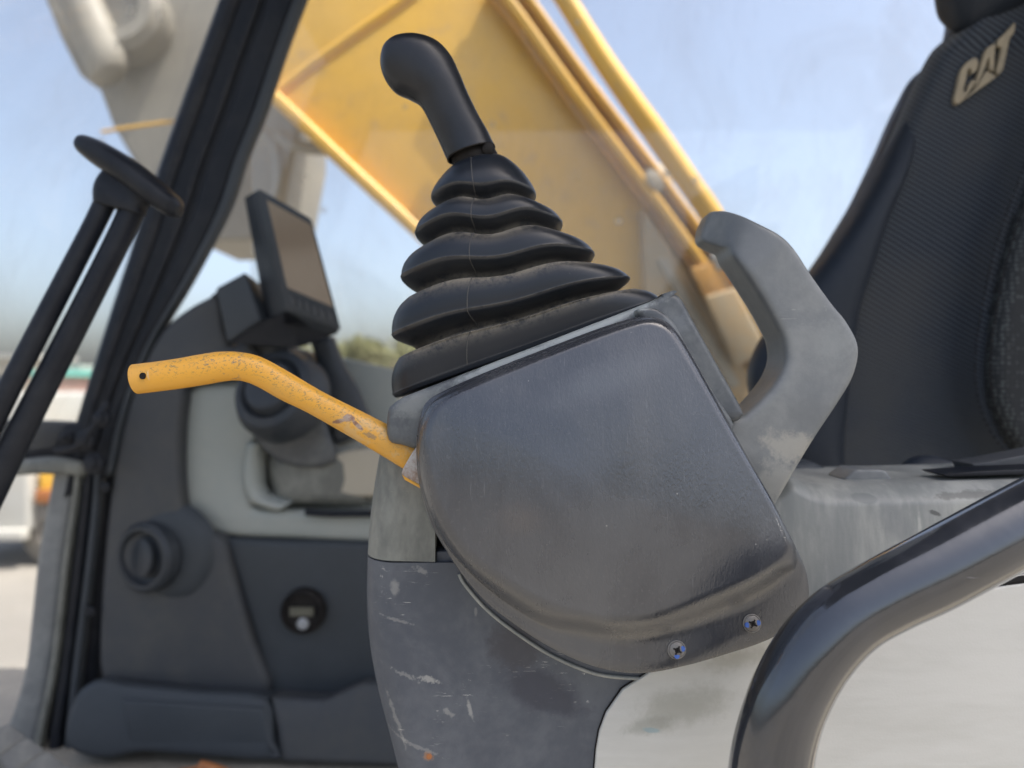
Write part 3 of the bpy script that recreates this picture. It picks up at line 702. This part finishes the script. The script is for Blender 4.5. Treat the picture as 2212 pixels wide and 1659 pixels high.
loft('headrest', [(2040, -140, 2400, -330, .87, .05), (2034, -60, 2400, -260, .87, .05), (2040, 5, 2400, -180, .87, .05), (2052, 35, 2400, -130, .87, .045), (2074, 62, 2380, -90, .87, .03), (2110, 70, 2350, -60, .87, .01)], M['seat_trim'], seat, n=48, sub=5, ex=3)
# stitches either side of the bolster seam
V2 = []; F2 = []
pv = 60.
while pv < 1090:
    for off in (-16, 17):
        c0 = interp(SC, pv); u = c0+off; l = interp(SL, pv); d = seat_d(u, pv, l)-.0012
        p = P(u, pv, d); r = .0011; s0 = len(V2)
        for k_ in range(6):
            an = k_/6*2*math.pi; V2.append(p+Vector((math.cos(an)*r, 0, math.sin(an)*r*1.8)))
        V2.append(p+Vector((0, -.0006, 0)))
        for k_ in range(6): F2.append((s0+k_, s0+(k_+1) % 6, s0+6))
    pv += 13
tag(link('stitching', V2, F2, M['dark_hole'], seat), kind='stuff')
def LZ(pts, name):
    o2 = []
    for zx, zy in pts:
        o2.append((1975+zx*.1654, zy*.1654))
    dd = .845-.004
    slab(name, o2, M['logo'], seat, d=dd+.0075, nrm=(0, -1, 0), thick=.006, bevel=.0009, steps=3)
LZ([(525, 1290), (560, 1140), (590, 1000), (625, 890), (690, 810), (770, 755), (825, 758), (842, 820), (815, 920), (750, 968), (748, 905), (728, 882), (702, 912), (690, 1000), (665, 1090), (648, 1160), (655, 1205), (688, 1190), (712, 1110), (765, 1040), (800, 1050), (775, 1120), (700, 1230), (630, 1320), (580, 1357), (540, 1342)], 'letter')
LZ([(785, 1150), (828, 1000), (870, 850), (920, 700), (960, 620), (1050, 560), (1062, 600), (1040, 928), (985, 905), (988, 800), (985, 742), (955, 790), (938, 862), (895, 960), (830, 1092)], 'letter')
LZ([(1085, 600), (1095, 520), (1200, 420), (1310, 295), (1326, 320), (1310, 420), (1250, 500), (1238, 560), (1222, 640), (1165, 900), (1110, 975), (1075, 935), (1088, 870), (1145, 640), (1142, 608)], 'letter')
LZ([(950, 925), (1080, 1000), (900, 1130), (620, 1330), (700, 1250), (830, 1120), (900, 990)], 'emblem_triangle')
# seat base glimpsed under the backrest
slab('seat_cushion', [(1700, 1000), (1760, 998), (1830, 1030), (1850, 1100), (1680, 1100)], M['panel_blue'], seat, d=.66, thick=.25, bevel=.01)
tube('belt_buckle_cover', [tuple(P(1950, 1042, .70)), tuple(P(1985, 1012, .70)), tuple(P(2040, 1018, .70)), tuple(P(2070, 1045, .70))], .012, M['seat_trim'], seat)

# ================================================================== travel lever (left)
tv = thing('travel_lever', 'black travel lever with flat oblong head on twin rods at far left', 'lever', P(0, 1100, .7))
loft('head_pad', [(176, 300, 170, 318, .74, .010), (196, 297, 178, 334, .74, .018), (240, 315, 215, 364, .74, .024), (300, 352, 270, 400, .74, .026), (352, 395, 322, 440, .74, .024), (384, 425, 362, 466, .74, .018), (391, 442, 380, 468, .74, .010)], M['black'], tv, n=40, sub=6, ex=2.6, capround=.3)
loft('neck', [(232, 362, 335, 425, .742, .012), (214, 385, 318, 445, .742, .013), (206, 410, 312, 455, .742, .014), (206, 440, 312, 465, .742, .013)], M['black'], tv, n=32, sub=4, ex=3)
loft('rod', [(206, 430, 250, 440, .742), (175, 494, 217, 506, .738), (90, 655, 132, 672, .725), (0, 827, 40, 850, .71), (-90, 1000, -45, 1024, .70)], M['black'], tv, n=24, sub=4)
loft('rod', [(262, 440, 312, 455, .745), (236, 500, 286, 514, .742), (150, 670, 198, 690, .732), (25, 910, 75, 935, .72), (-50, 1060, 2, 1088, .71), (-120, 1200, -66, 1230, .70)], M['black'], tv, n=24, sub=4)

# ================================================================== cab shell
cab = thing('excavator_cab', 'black framed excavator cab with dusty glass and slate plastic linings', 'cab', P(100, 1600, 1.2))
PD = 1.22
def strip(name, edge, w0, w1, mat, d, hh, ex=3.5):
    loft(name, [(u0*(1-w0)+u1*w0, v0*(1-w0)+v1*w0, u0*(1-w1)+u1*w1, v0*(1-w1)+v1*w1, d, hh) for (u0, v0, u1, v1) in edge], mat, cab, n=28, sub=4, ex=ex)
PE = [(530, -120, 702, -100), (484, 0, 655, 20), (440, 120, 618, 120), (392, 250, 576, 245), (345, 385, 535, 345), (300, 520, 500, 450), (245, 690, 420, 600), (190, 870, 335, 740), (150, 1010, 275, 900), (132, 1080, 250, 1020)]
strip('pillar', PE, 0, .97, M['black'], PD+.03, .035)
strip('pillar_rib', PE, .05, .20, M['rubber'], PD-.004, .006)
strip('pillar_rib', PE, .40, .47, M['rubber'], PD-.006, .006)
strip('pillar_rib', PE, .55, .84, M['black'], PD-.004, .006)
strip('pillar_trim', [(a, b, c, d_) for a, b, c, d_ in PE], .86, 1.0, M['panel_blue'], PD-.006, .012)
# lower door frame below the crossbar
LE = [(135, 1000, 262, 1000), (118, 1090, 262, 1090), (98, 1200, 255, 1200), (84, 1330, 238, 1330), (72, 1430, 225, 1430), (50, 1510, 225, 1510), (22, 1590, 230, 1590), (0, 1680, 240, 1680)]
strip('sill_frame', LE, 0, .40, M['handle'], PD+.02, .03)
strip('sill_frame', LE, .38, 1.0, M['rubber'], PD+.05, .03)
strip('sill_seal', LE, .28, .36, M['neck'], PD-.012, .010)
strip('sill_seal', LE, .44, .56, M['black'], PD-.004, .012)
strip('sill_seal', LE, .60, .70, M['panel_blue'], PD, .012)
# windscreen bottom rail
loft('crossbar', [(-200, 880, -200, 1040, 1.16, .02), (0, 905, 0, 1022, 1.20, .02), (120, 908, 118, 1024, 1.22, .02), (240, 915, 225, 1024, 1.24, .02)], M['black'], cab, n=24, sub=3, ex=4)
loft('crossbar_seal', [(-200, 985, -200, 1030, 1.13, .01), (20, 992, 20, 1028, 1.18, .01), (120, 985, 120, 1022, 1.19, .01), (190, 1000, 185, 1030, 1.20, .01)], M['neck'], cab, n=20, sub=3, ex=3)
for (u, v, r) in ((190, 950, .016), (225, 905, .014), (208, 1000, .017), (150, 945, .010)):
    lathe('frame_bolt', P(u, v, 1.17), (-.2, -1, .1), [(0, r), (.008, r), (.010, r*.7), (.016, r*.65), (.018, r*.3)], M['rubber'], cab, n=18)
tube('wiper_hose', [tuple(P(120, 975, 1.16)), tuple(P(165, 965, 1.16)), tuple(P(200, 925, 1.16)), tuple(P(235, 870, 1.17))], .006, M['rubber'], cab)
for (u, v) in ((228, 1052), (196, 1320)):
    lathe('panel_screw', P(u, v, PD-.02), (0, -1, 0), [(0, .008), (.003, .008), (.004, .004)], M['black'], cab, n=16)
# roof, rear post and front near post outside the picture: they shade the cab
ry = .25
box('roof', ((-.55+1.25)/2, (ry+1.66)/2, H+.98), (1.8, 1.66-ry, .09), M['panel'], cab, bev=.02)
box('rear_post', (1.22, 1.60, H+.15), (.09, .09, 1.6), M['black'], cab, bev=.01)
box('near_post', (1.30, .40, H+.15), (.09, .09, 1.6), M['black'], cab, bev=.01)
# windscreen: runs from the far pillar toward the near side of the door
def pane(name, q, mat, th=.005):
    n = (q[1]-q[0]).cross(q[3]-q[0]).normalized()*th
    hexa(name, q, [p+n for p in q], mat, cab)
t0 = P(528, -100, 1.24); b0 = P(152, 960, 1.24)
pane('windscreen', [t0, b0, Vector((b0.x-.02, .30, b0.z)), Vector((t0.x-.02, .30, t0.z))], M['glass_front'])
# right hand window
g0 = P(560, -120, 1.50); zb = H-.33
pane('side_window', [Vector((-.53, 1.50, H+.93)), Vector((1.2, 1.50, H+.93)), Vector((1.2, 1.50, H+.0-.02)), Vector((-.53, 1.50, H-.02))], M['glass'])
pane('side_window', [Vector((-.53, 1.50, H-.022)), Vector((1.2, 1.50, H-.022)), Vector((1.2, 1.50, zb)), Vector((-.53, 1.50, zb))], M['glass'])

# linings on the far side of the cab
lin = [(300, 800), (345, 715), (400, 668), (450, 640), (472, 630), (492, 745), (540, 738), (560, 800), (410, 830), (396, 860), (386, 950), (388, 1050), (398, 1110), (430, 1150), (478, 1165), (500, 1240), (545, 1390), (576, 1502), (420, 1492), (260, 1475), (215, 1465), (212, 1350), (222, 1200), (238, 1050), (262, 920)]
slab('lining', [tuple(p) for p in cr(lin, 3, True)], M['panel'], cab, d=1.205, thick=.05, bevel=.012)
slab('lower_lining', [(484, 1163), (600, 1168), (860, 1172), (860, 1560), (640, 1515), (582, 1505), (556, 1400), (510, 1250)], M['panel_blue'], cab, d=1.225, thick=.05, bevel=.012)
slab('lining_gap', [(470, 1160), (520, 1160), (600, 1520), (560, 1515)], M['dark_hole'], cab, d=1.245, thick=.02, bevel=0)
# ledge along the floor
slab('ledge', [tuple(p) for p in cr([(152, 1520), (170, 1490), (210, 1468), (260, 1478), (420, 1494), (574, 1508), (590, 1600), (600, 1645), (420, 1636), (300, 1628), (230, 1642), (160, 1628), (136, 1600), (140, 1555)], 3, True)], M['panel_blue'], cab, d=1.15, nrm=(0, -1, .25), thick=.08, bevel=.012)
slab('ledge_face', [(262, 1512), (570, 1530), (588, 1630), (280, 1622)], M['panel_blue'], cab, d=1.146, nrm=(0, -1, .12), thick=.02, bevel=.006)
slab('ledge', [(582, 1506), (700, 1512), (780, 1475), (900, 1478), (900, 1660), (606, 1648), (596, 1580)], M['panel'], cab, d=1.15, nrm=(0, -1, .25), thick=.08, bevel=.012)
# vent
vc = P(310, 1205, 1.190); 

vh = lathe('vent', vc, (-.36, -1, .03), [(-.02, .057), (.000, .056), (.006, .050), (.006, .044), (-.008, .041), (-.010, .034), (-.004, .032), (-.002, .010)], M['monitor'], cab, n=48)
lathe('vent_flap', vc+Vector((-.001, -.001, 0)), (-.75, -1, .1), [(-.002, .030), (.002, .030), (.003, .028)], M['monitor'], vh, n=32)
lathe('vent_collar', vc+Vector((.026, .012, .002)), (-.12, -1, .0), [(-.02, .085), (-.008, .078), (.000, .062), (.002, .04)], M['panel_blue'], cab, n=48)
# hour meter
hc = P(655, 1320, 1.215); hm = lathe('hour_meter', hc, (0, -1, 0), [(-.01, .037), (.006, .036), (.010, .031), (.004, .029), (.004, .01)], M['dark_hole'], cab, n=40)
hexa('dial', [hc+Vector((-.020, -.008, -.006)), hc+Vector((.018, -.008, -.006)), hc+Vector((.018, -.008, .008)), hc+Vector((-.020, -.008, .008))], [hc+Vector((-.020, 0, -.006)), hc+Vector((.018, 0, -.006)), hc+Vector((.018, 0, .008)), hc+Vector((-.020, 0, .008))], M['gauge'], hm)
lathe('lens', hc+Vector((.001, -.005, -.019)), (0, -1, 0), [(0, .010), (.004, .009), (.006, .004)], M['lens'], hm, n=20)
# pale console shelf with rounded bowl
pale = [(396, 900), (392, 1000), (394, 1070), (406, 1112), (440, 1145), (500, 1160), (640, 1166), (860, 1172), (860, 1110), (700, 1104), (560, 1100), (545, 1080), (535, 1020), (545, 970), (575, 900), (580, 830), (480, 825), (410, 838)]
slab('pale_shelf', [tuple(p) for p in cr(pale, 3, True)], M['pale'], cab, d=1.235, thick=.05, bevel=.014)
slab('pale_back', [(400, 830), (680, 760), (860, 800), (860, 1150), (400, 1150)], M['pale'], cab, d=1.34, thick=.05, bevel=.005)
loft('highlight_fillet', [(535, 960, 575, 950, 1.25, .03), (527, 1020, 572, 1020, 1.25, .03), (533, 1060, 575, 1050, 1.25, .03), (548, 1085, 590, 1068, 1.25, .03), (600, 1104, 640, 1080, 1.25, .03)], M['pale'], cab, n=24, sub=5)  # added pale roll stands in for a bright highlight arc
loft('shelf_recess', [(590, 940, 780, 870, 1.29, .03), (585, 1000, 790, 960, 1.28, .04), (600, 1078, 800, 1082, 1.27, .03)], M['neck'], cab, n=32, sub=4, ex=4)
slab('shelf_pad', [(660, 990), (700, 975), (860, 960), (860, 1076), (650, 1074)], M['sandwall'], cab, d=1.24, thick=.03, bevel=.01)
tube('shelf_edge', [tuple(P(660, 1106, 1.22)), tuple(P(720, 1110, 1.22)), tuple(P(860, 1108, 1.22))], .006, M['black'], cab)
# far console block, round lever boot
lathe('far_boot', P(600, 848, 1.16), (-.30, -1, .45), [(-.03, .075), (0, .074), (.018, .064), (.022, .052), (.012, .046), (.030, .038), (.034, .022), (.03, .01)], M['monitor'], cab, n=48)
slab('far_console', [tuple(p) for p in cr([(510, 742), (560, 738), (640, 752), (670, 770), (690, 830), (700, 900), (720, 1000), (600, 1000), (520, 900), (508, 800)], 3, True)], M['block'], cab, d=1.22, thick=.06, bevel=.01)
loft('far_arm', [(672, 735, 722, 728, 1.24, .02), (690, 800, 745, 790, 1.24, .02), (700, 860, 775, 840, 1.24, .02), (730, 960, 810, 930, 1.24, .02)], M['monitor'], cab, n=24, sub=4, ex=3)
slab('window_sill', [(540, 1000), (700, 905), (900, 900), (900, 1150), (540, 1150)], M['panel'], cab, d=1.43, thick=.05, bevel=.005)
box('lower_wall', (.33, 1.515, H-.52), (1.85, .04, .40), M['panel_blue'], cab)

# ================================================================== monitor
mo = thing('monitor', 'boxy grey display monitor with a brown reflective screen beside the pillar', 'monitor', P(500, 740, 1.15))
md = 1.12
f0 = [P(559, 405, md), P(674, 472, md-.05), P(739, 714, md-.05), P(619, 667, md)]
bk = [P(526, 424, md+.06), P(640, 480, md+.02), P(700, 735, md+.02), P(575, 700, md+.06)]
mc = hexa('case', f0, bk, M['monitor'], mo, bev=.004)
def bil(q, a, b): return q[0].lerp(q[1], a).lerp(q[3].lerp(q[2], a), b)
nn = (f0[1]-f0[0]).cross(f0[3]-f0[0]).normalized()
if nn.y > 0: nn = -nn
sq = [bil(f0, a, b)+nn*.0012 for a, b in ((.13, .07), (.95, .07), (.95, .80), (.13, .80))]
hexa('screen', sq, [p-nn*.004 for p in sq], M['screen'], mo)
for i in range(6):
    a = .14+i*.135; bq = [bil(f0, x, y)+nn*.002 for x, y in ((a, .86), (a+.09, .86), (a+.09, .94), (a, .94))]
    hexa('button', bq, [p-nn*.004 for p in bq], M['panel'], mo)
hexa('mount', [P(466, 622, 1.15), P(530, 587, 1.15), P(563, 690, 1.15), P(490, 740, 1.15)], [P(500, 640, 1.25), P(560, 610, 1.25), P(640, 735, 1.25), P(560, 752, 1.25)], M['panel_blue'], mo, bev=.004)
hexa('under_shell', [P(492, 742, 1.152), P(563, 694, 1.152), P(618, 672, 1.122), P(648, 752, 1.16)], [P(560, 740, 1.26), P(600, 700, 1.26), P(735, 718, 1.09), P(730, 720, 1.10)], M['black'], mo, bev=.002)

# ================================================================== foot pedal
fp = thing('foot_pedal', 'ridged grey foot pedal at the bottom left on the dusty cab floor', 'pedal', P(80, 1700, .95))
for i in range(4):
    o0 = (i*42, i*30)
    hexa('pedal_ridge', [P(-60+o0[0], 1590+o0[1], .95), P(20+o0[0], 1560+o0[1], .97), P(60+o0[0], 1590+o0[1], .97), P(-20+o0[0], 1640+o0[1], .94)],
         [P(-60+o0[0], 1660+o0[1], .97), P(20+o0[0], 1640+o0[1], .99), P(60+o0[0], 1660+o0[1], .99), P(-20+o0[0], 1720+o0[1], .96)], M['tread'], fp, bev=.004)
box('pedal_plate', tuple(P(60, 1760, .98)), (.22, .14, .02), M['tread'], fp, bev=.004)
tube('floor_hose', [tuple(P(240, 1700, 1.05)), tuple(P(420, 1668, 1.05)), tuple(P(440, 1656, 1.05)), tuple(P(560, 1700, 1.05))], .008, M['orange'], fp)

# ================================================================== boom outside
bm_ = thing('excavator_boom', 'big yellow excavator boom rising to the left outside the window', 'boom', P(1500, 900, 2.4))
bo = [(560, 150), (594, 208), (740, 345), (900, 492), (1060, 645), (1290, 860), (1420, 1010), (1800, 1010), (1720, 860), (1640, 722), (1540, 560), (1400, 368), (1250, 168), (1130, -8), (1010, -180), (500, -180)]
slab('side_plate', bo, M['yellow'], bm_, d=2.35, thick=.50, bevel=.004, at=(1000, 400))
loft('lower_flange', [(560, 170, 545, 192, 2.33, .03), (610, 205, 590, 226, 2.33, .03), (758, 345, 738, 366, 2.33, .03), (912, 488, 892, 510, 2.33, .03), (1072, 642, 1050, 663, 2.33, .03), (1300, 858, 1280, 880, 2.33, .03)], M['yellow'], bm_, n=20, sub=2, ex=3)
TE = [(1060, -60), (1130, 30), (1250, 198), (1400, 396), (1540, 590), (1640, 752), (1730, 900)]
def offs(c, o): return [(u+o*.82, v-o*.57) for u, v in c]
def bpair(c, o0, o1, d, hh): return [(u+o0*.82, v-o0*.57, u+o1*.82, v-o1*.57, d, hh) for u, v in c]
tube('weld_bead', [tuple(P(600, 196, 2.352)), tuple(P(660, 148, 2.352)), tuple(P(760, 76, 2.352)), tuple(P(860, 6, 2.352)), tuple(P(960, -70, 2.352))], .012, M['yellow'], bm_, n=10)
tube('grime_seam', [tuple(P(608, 206, 2.352)), tuple(P(668, 158, 2.352)), tuple(P(768, 86, 2.352)), tuple(P(868, 16, 2.352)), tuple(P(960, -58, 2.352))], .009, M['yellow_deep'], bm_, n=10)
loft('top_flange', bpair(TE, -22, 2, 2.29, .030), M['yellow'], bm_, n=20, sub=3, ex=3)
loft('top_flange', bpair(TE, 12, 34, 2.31, .05), M['yellow'], bm_, n=20, sub=3, ex=3)
loft('hose_bundle', bpair(TE, -36, -24, 2.30, .012), M['yellow_deep'], bm_, n=16, sub=3)
loft('pipe', [(1120, -120, 1160, -140, 2.2), (1196, 0, 1236, -20, 2.2), (1290, 152, 1332, 130, 2.2), (1392, 300, 1438, 276, 2.2), (1462, 400, 1508, 378, 2.2), (1520, 486, 1566, 464, 2.2), (1600, 640, 1646, 622, 2.2), (1680, 800, 1720, 780, 2.2)], M['yellow'], bm_, n=24, sub=4)
lathe('grease_fitting', P(1415, 392, 2.3), (.3, -1, .2), [(0, .045), (.03, .045), (.04, .02)], M['hydro'], bm_, n=20)
lathe('pipe_bolt', P(1543, 558, 2.1), (0, -1, .4), [(0, .016), (.02, .014), (.024, .006)], M['lens'], bm_, n=14)
lathe('pipe_bolt', P(1554, 574, 2.1), (0, -1, .4), [(0, .016), (.02, .014), (.024, .006)], M['lens'], bm_, n=14)
hexa('valve_bracket', [P(1520, 640, 2.15), P(1590, 620, 2.15), P(1660, 760, 2.15), P(1590, 790, 2.15)], [P(1520, 640, 2.3), P(1590, 620, 2.3), P(1660, 760, 2.3), P(1590, 790, 2.3)], M['boom_foot'], bm_, bev=.01)
hexa('valve_bracket', [P(1490, 580, 2.18), P(1550, 560, 2.18), P(1590, 640, 2.18), P(1525, 650, 2.18)], [P(1490, 580, 2.3), P(1550, 560, 2.3), P(1590, 640, 2.3), P(1525, 650, 2.3)], M['yellow_deep'], bm_, bev=.01)
slab('foot_plate', [(1388, 450), (1396, 600), (1392, 900), (1680, 900), (1600, 780), (1500, 620)], M['boom_foot'], bm_, d=2.26, thick=.08, bevel=.005)
slab('foot_rib', [(1420, 560), (1440, 556), (1600, 830), (1580, 840)], M['hydro'], bm_, d=2.245, thick=.03, bevel=.005)

# ================================================================== dipper arm in front of the windscreen
ar = thing('dipper_arm', 'dusty beige excavator arm with round pivot seen through the windscreen', 'arm', P(450, 500, 2.8))
slab('arm_body', [(60, -120), (96, 0), (128, 80), (168, 158), (190, 176), (212, 190), (242, 272), (300, 370), (350, 440), (420, 520), (600, 520), (640, 300), (640, -120)], M['hydro'], ar, d=2.8, thick=.45, bevel=.02, at=(400, 200))
lathe('pivot_boss', P(275, 45, 2.76), (.1, -1, 0), [(-.02, .165), (.10, .160), (.13, .13), (.13, .09), (.10, .08), (.10, .02)], M['hydro'], ar, n=40)
loft('cylinder', [(100, -60, 190, -100, 2.66), (150, 60, 235, 20, 2.66), (190, 150, 272, 112, 2.66), (205, 182, 268, 150, 2.66)], M['hydro'], ar, n=28, sub=3)
tube('hose', [tuple(P(560, 280, 2.6)), tuple(P(590, 310, 2.6)), tuple(P(602, 350, 2.6)), tuple(P(600, 420, 2.6)), tuple(P(560, 500, 2.6))], .022, M['hydro'], ar)
tube('hose', [tuple(P(600, 290, 2.5)), tuple(P(640, 315, 2.5)), tuple(P(700, 322, 2.5))], .022, M['hydro'], ar)
tube('grease_pipe', [tuple(P(220, 285, 2.5)), tuple(P(300, 272, 2.5)), tuple(P(375, 262, 2.5))], .006, M['yellow'], ar)

# ================================================================== yard beyond
def tree(u, dist, hgt, wid, label):
    x = (u-1106)/F*dist; t = thing('broadleaf_tree', label, 'tree', (x, dist, 0), 'trees beyond the yard')
    tube('trunk', [(x, dist, 0), (x+.1, dist, hgt*.3), (x-.1, dist, hgt*.6)], .18, M['bark'], t, n=8, sub=3)
    for s in (-1, 1): tube('limb', [(x, dist, hgt*.3), (x+s*wid*.2, dist, hgt*.55), (x+s*wid*.3, dist, hgt*.75)], .08, M['bark'], t, n=6, sub=2)
    V = []; Fc = []
    lumps = [(random.gauss(0, wid*.22), random.gauss(0, wid*.22), hgt*random.uniform(.4, .85), random.uniform(.14, .26)*wid) for _ in range(13)]
    for _ in range(3800):
        lx, ly, lz, lr = random.choice(lumps); dv = Vector((random.gauss(0, 1), random.gauss(0, 1), random.gauss(0, 1))).normalized()*lr*random.uniform(.5, 1.05)
        p = Vector((x+lx, dist+ly, lz))+dv; s = random.uniform(.10, .22)
        a = Vector((random.uniform(-1, 1), random.uniform(-1, 1), random.uniform(-1, 1))).normalized(); b = a.orthogonal().normalized()
        i = len(V); V += [p-a*s, p+b*s*.6, p+a*s, p-b*s*.6]; Fc.append((i, i+1, i+2, i+3))
    tag(link('crown', V, Fc, M['leaf'], t, False), kind='stuff')
tree(790, 34, 4.1, 4.6, 'pale olive tree showing between the lever and the ribbed boot')
tree(905, 38, 4.3, 5, 'olive tree mostly hidden behind the ribbed boot')
tree(690, 36, 3.4, 4.5, 'olive tree low behind the monitor and far console')
tree(1560, 36, 5.2, 5, 'tree behind the foot of the yellow boom')
tree(1640, 30, 4.6, 4, 'green tree glimpsed inside the grey handle loop')
def blockhouse(u0, u1, v0, dist, name, mat, label, cat, roofm):
    x0, x1 = (u0-1106)/F*dist, (u1-1106)/F*dist; top = H-(v0-829.5)/F*dist
    t = thing(name, label, cat, ((x0+x1)/2, dist, 0))
    box('wall', ((x0+x1)/2, dist+2, top/2), (x1-x0, 4, top), mat, t)
    box('roof', ((x0+x1)/2, dist+2, top+.12), (x1-x0+.5, 4.5, .24), roofm, t)
    nw = 3
    for i in range(nw): box('window', (x0+(i+.5)*(x1-x0)/nw, dist-.02, top*.6), ((x1-x0)/nw*.4, .08, top*.25), M['panel'], t)
blockhouse(-260, 60, 775, 40, 'site_building', M['sandwall'], 'pale low building behind the windscreen at far left', 'building', M['truckwhite'])
blockhouse(62, 118, 812, 30, 'site_hut', M['pink'], 'pinkish hut with teal roof between the lever rods', 'hut', M['teal'])
blockhouse(118, 170, 800, 33, 'site_hut', M['truckwhite'], 'white hut between the lever rods and the pillar', 'hut', M['truckwhite'])
# yellow beam of another machine low on the horizon
lm = thing('low_loader', 'low yellow machine deck beyond the window left of the boot', 'machine', ((830-1106)/F*7, 7, 0))
hexa('deck', [P(772, 832, 7), P(1000, 838, 7), P(1000, 858, 7), P(772, 852, 7)], [P(772, 834, 8), P(1000, 838, 8), P(1000, 856, 8), P(772, 852, 8)], M['yellow'], lm, bev=.02)
box('body', (-1.1, 8, .85), (2.4, 1.4, 1.1), M['pale'], lm, bev=.05)
for xx in (-2.0, -.4): lathe('wheel', (xx, 7.2, .45), (0, -1, 0), [(-.2, .45), (.05, .45), (.1, .38), (.1, .2), (.04, .18)], M['tyre'], lm, n=24)
# parked lorry at lower left
tk = thing('parked_lorry', 'white and yellow lorry parked on the sand at the left edge', 'truck', ((0-1106)/F*8, 8, 0))
x0 = (-160-1106)/F*8.; x1 = (62-1106)/F*8.; x2 = (150-1106)/F*8.
box('cargo_body', ((x0+x1)/2, 8.9, 1.15), (x1-x0, 1.8, 1.5), M['truckwhite'], tk, bev=.05)
box('side_rail', ((x0+x1)/2, 7.97, .38), (x1-x0, .12, .12), M['truckwhite'], tk, bev=.02)
box('engine_cover', ((x1+x2)/2+.03, 8.8, .85), (x2-x1, 1.4, .50), M['yellow'], tk, bev=.05)
box('lamp', ((x1+x2)/2-.05, 8.06, .78), (.25, .06, .14), M['orange'], tk, bev=.01)
lathe('wheel', ((x1+x2)/2, 8.2, .38), (0, -1, 0), [(-.25, .40), (.05, .40), (.1, .34), (.1, .18), (.04, .16)], M['tyre'], tk, n=28)
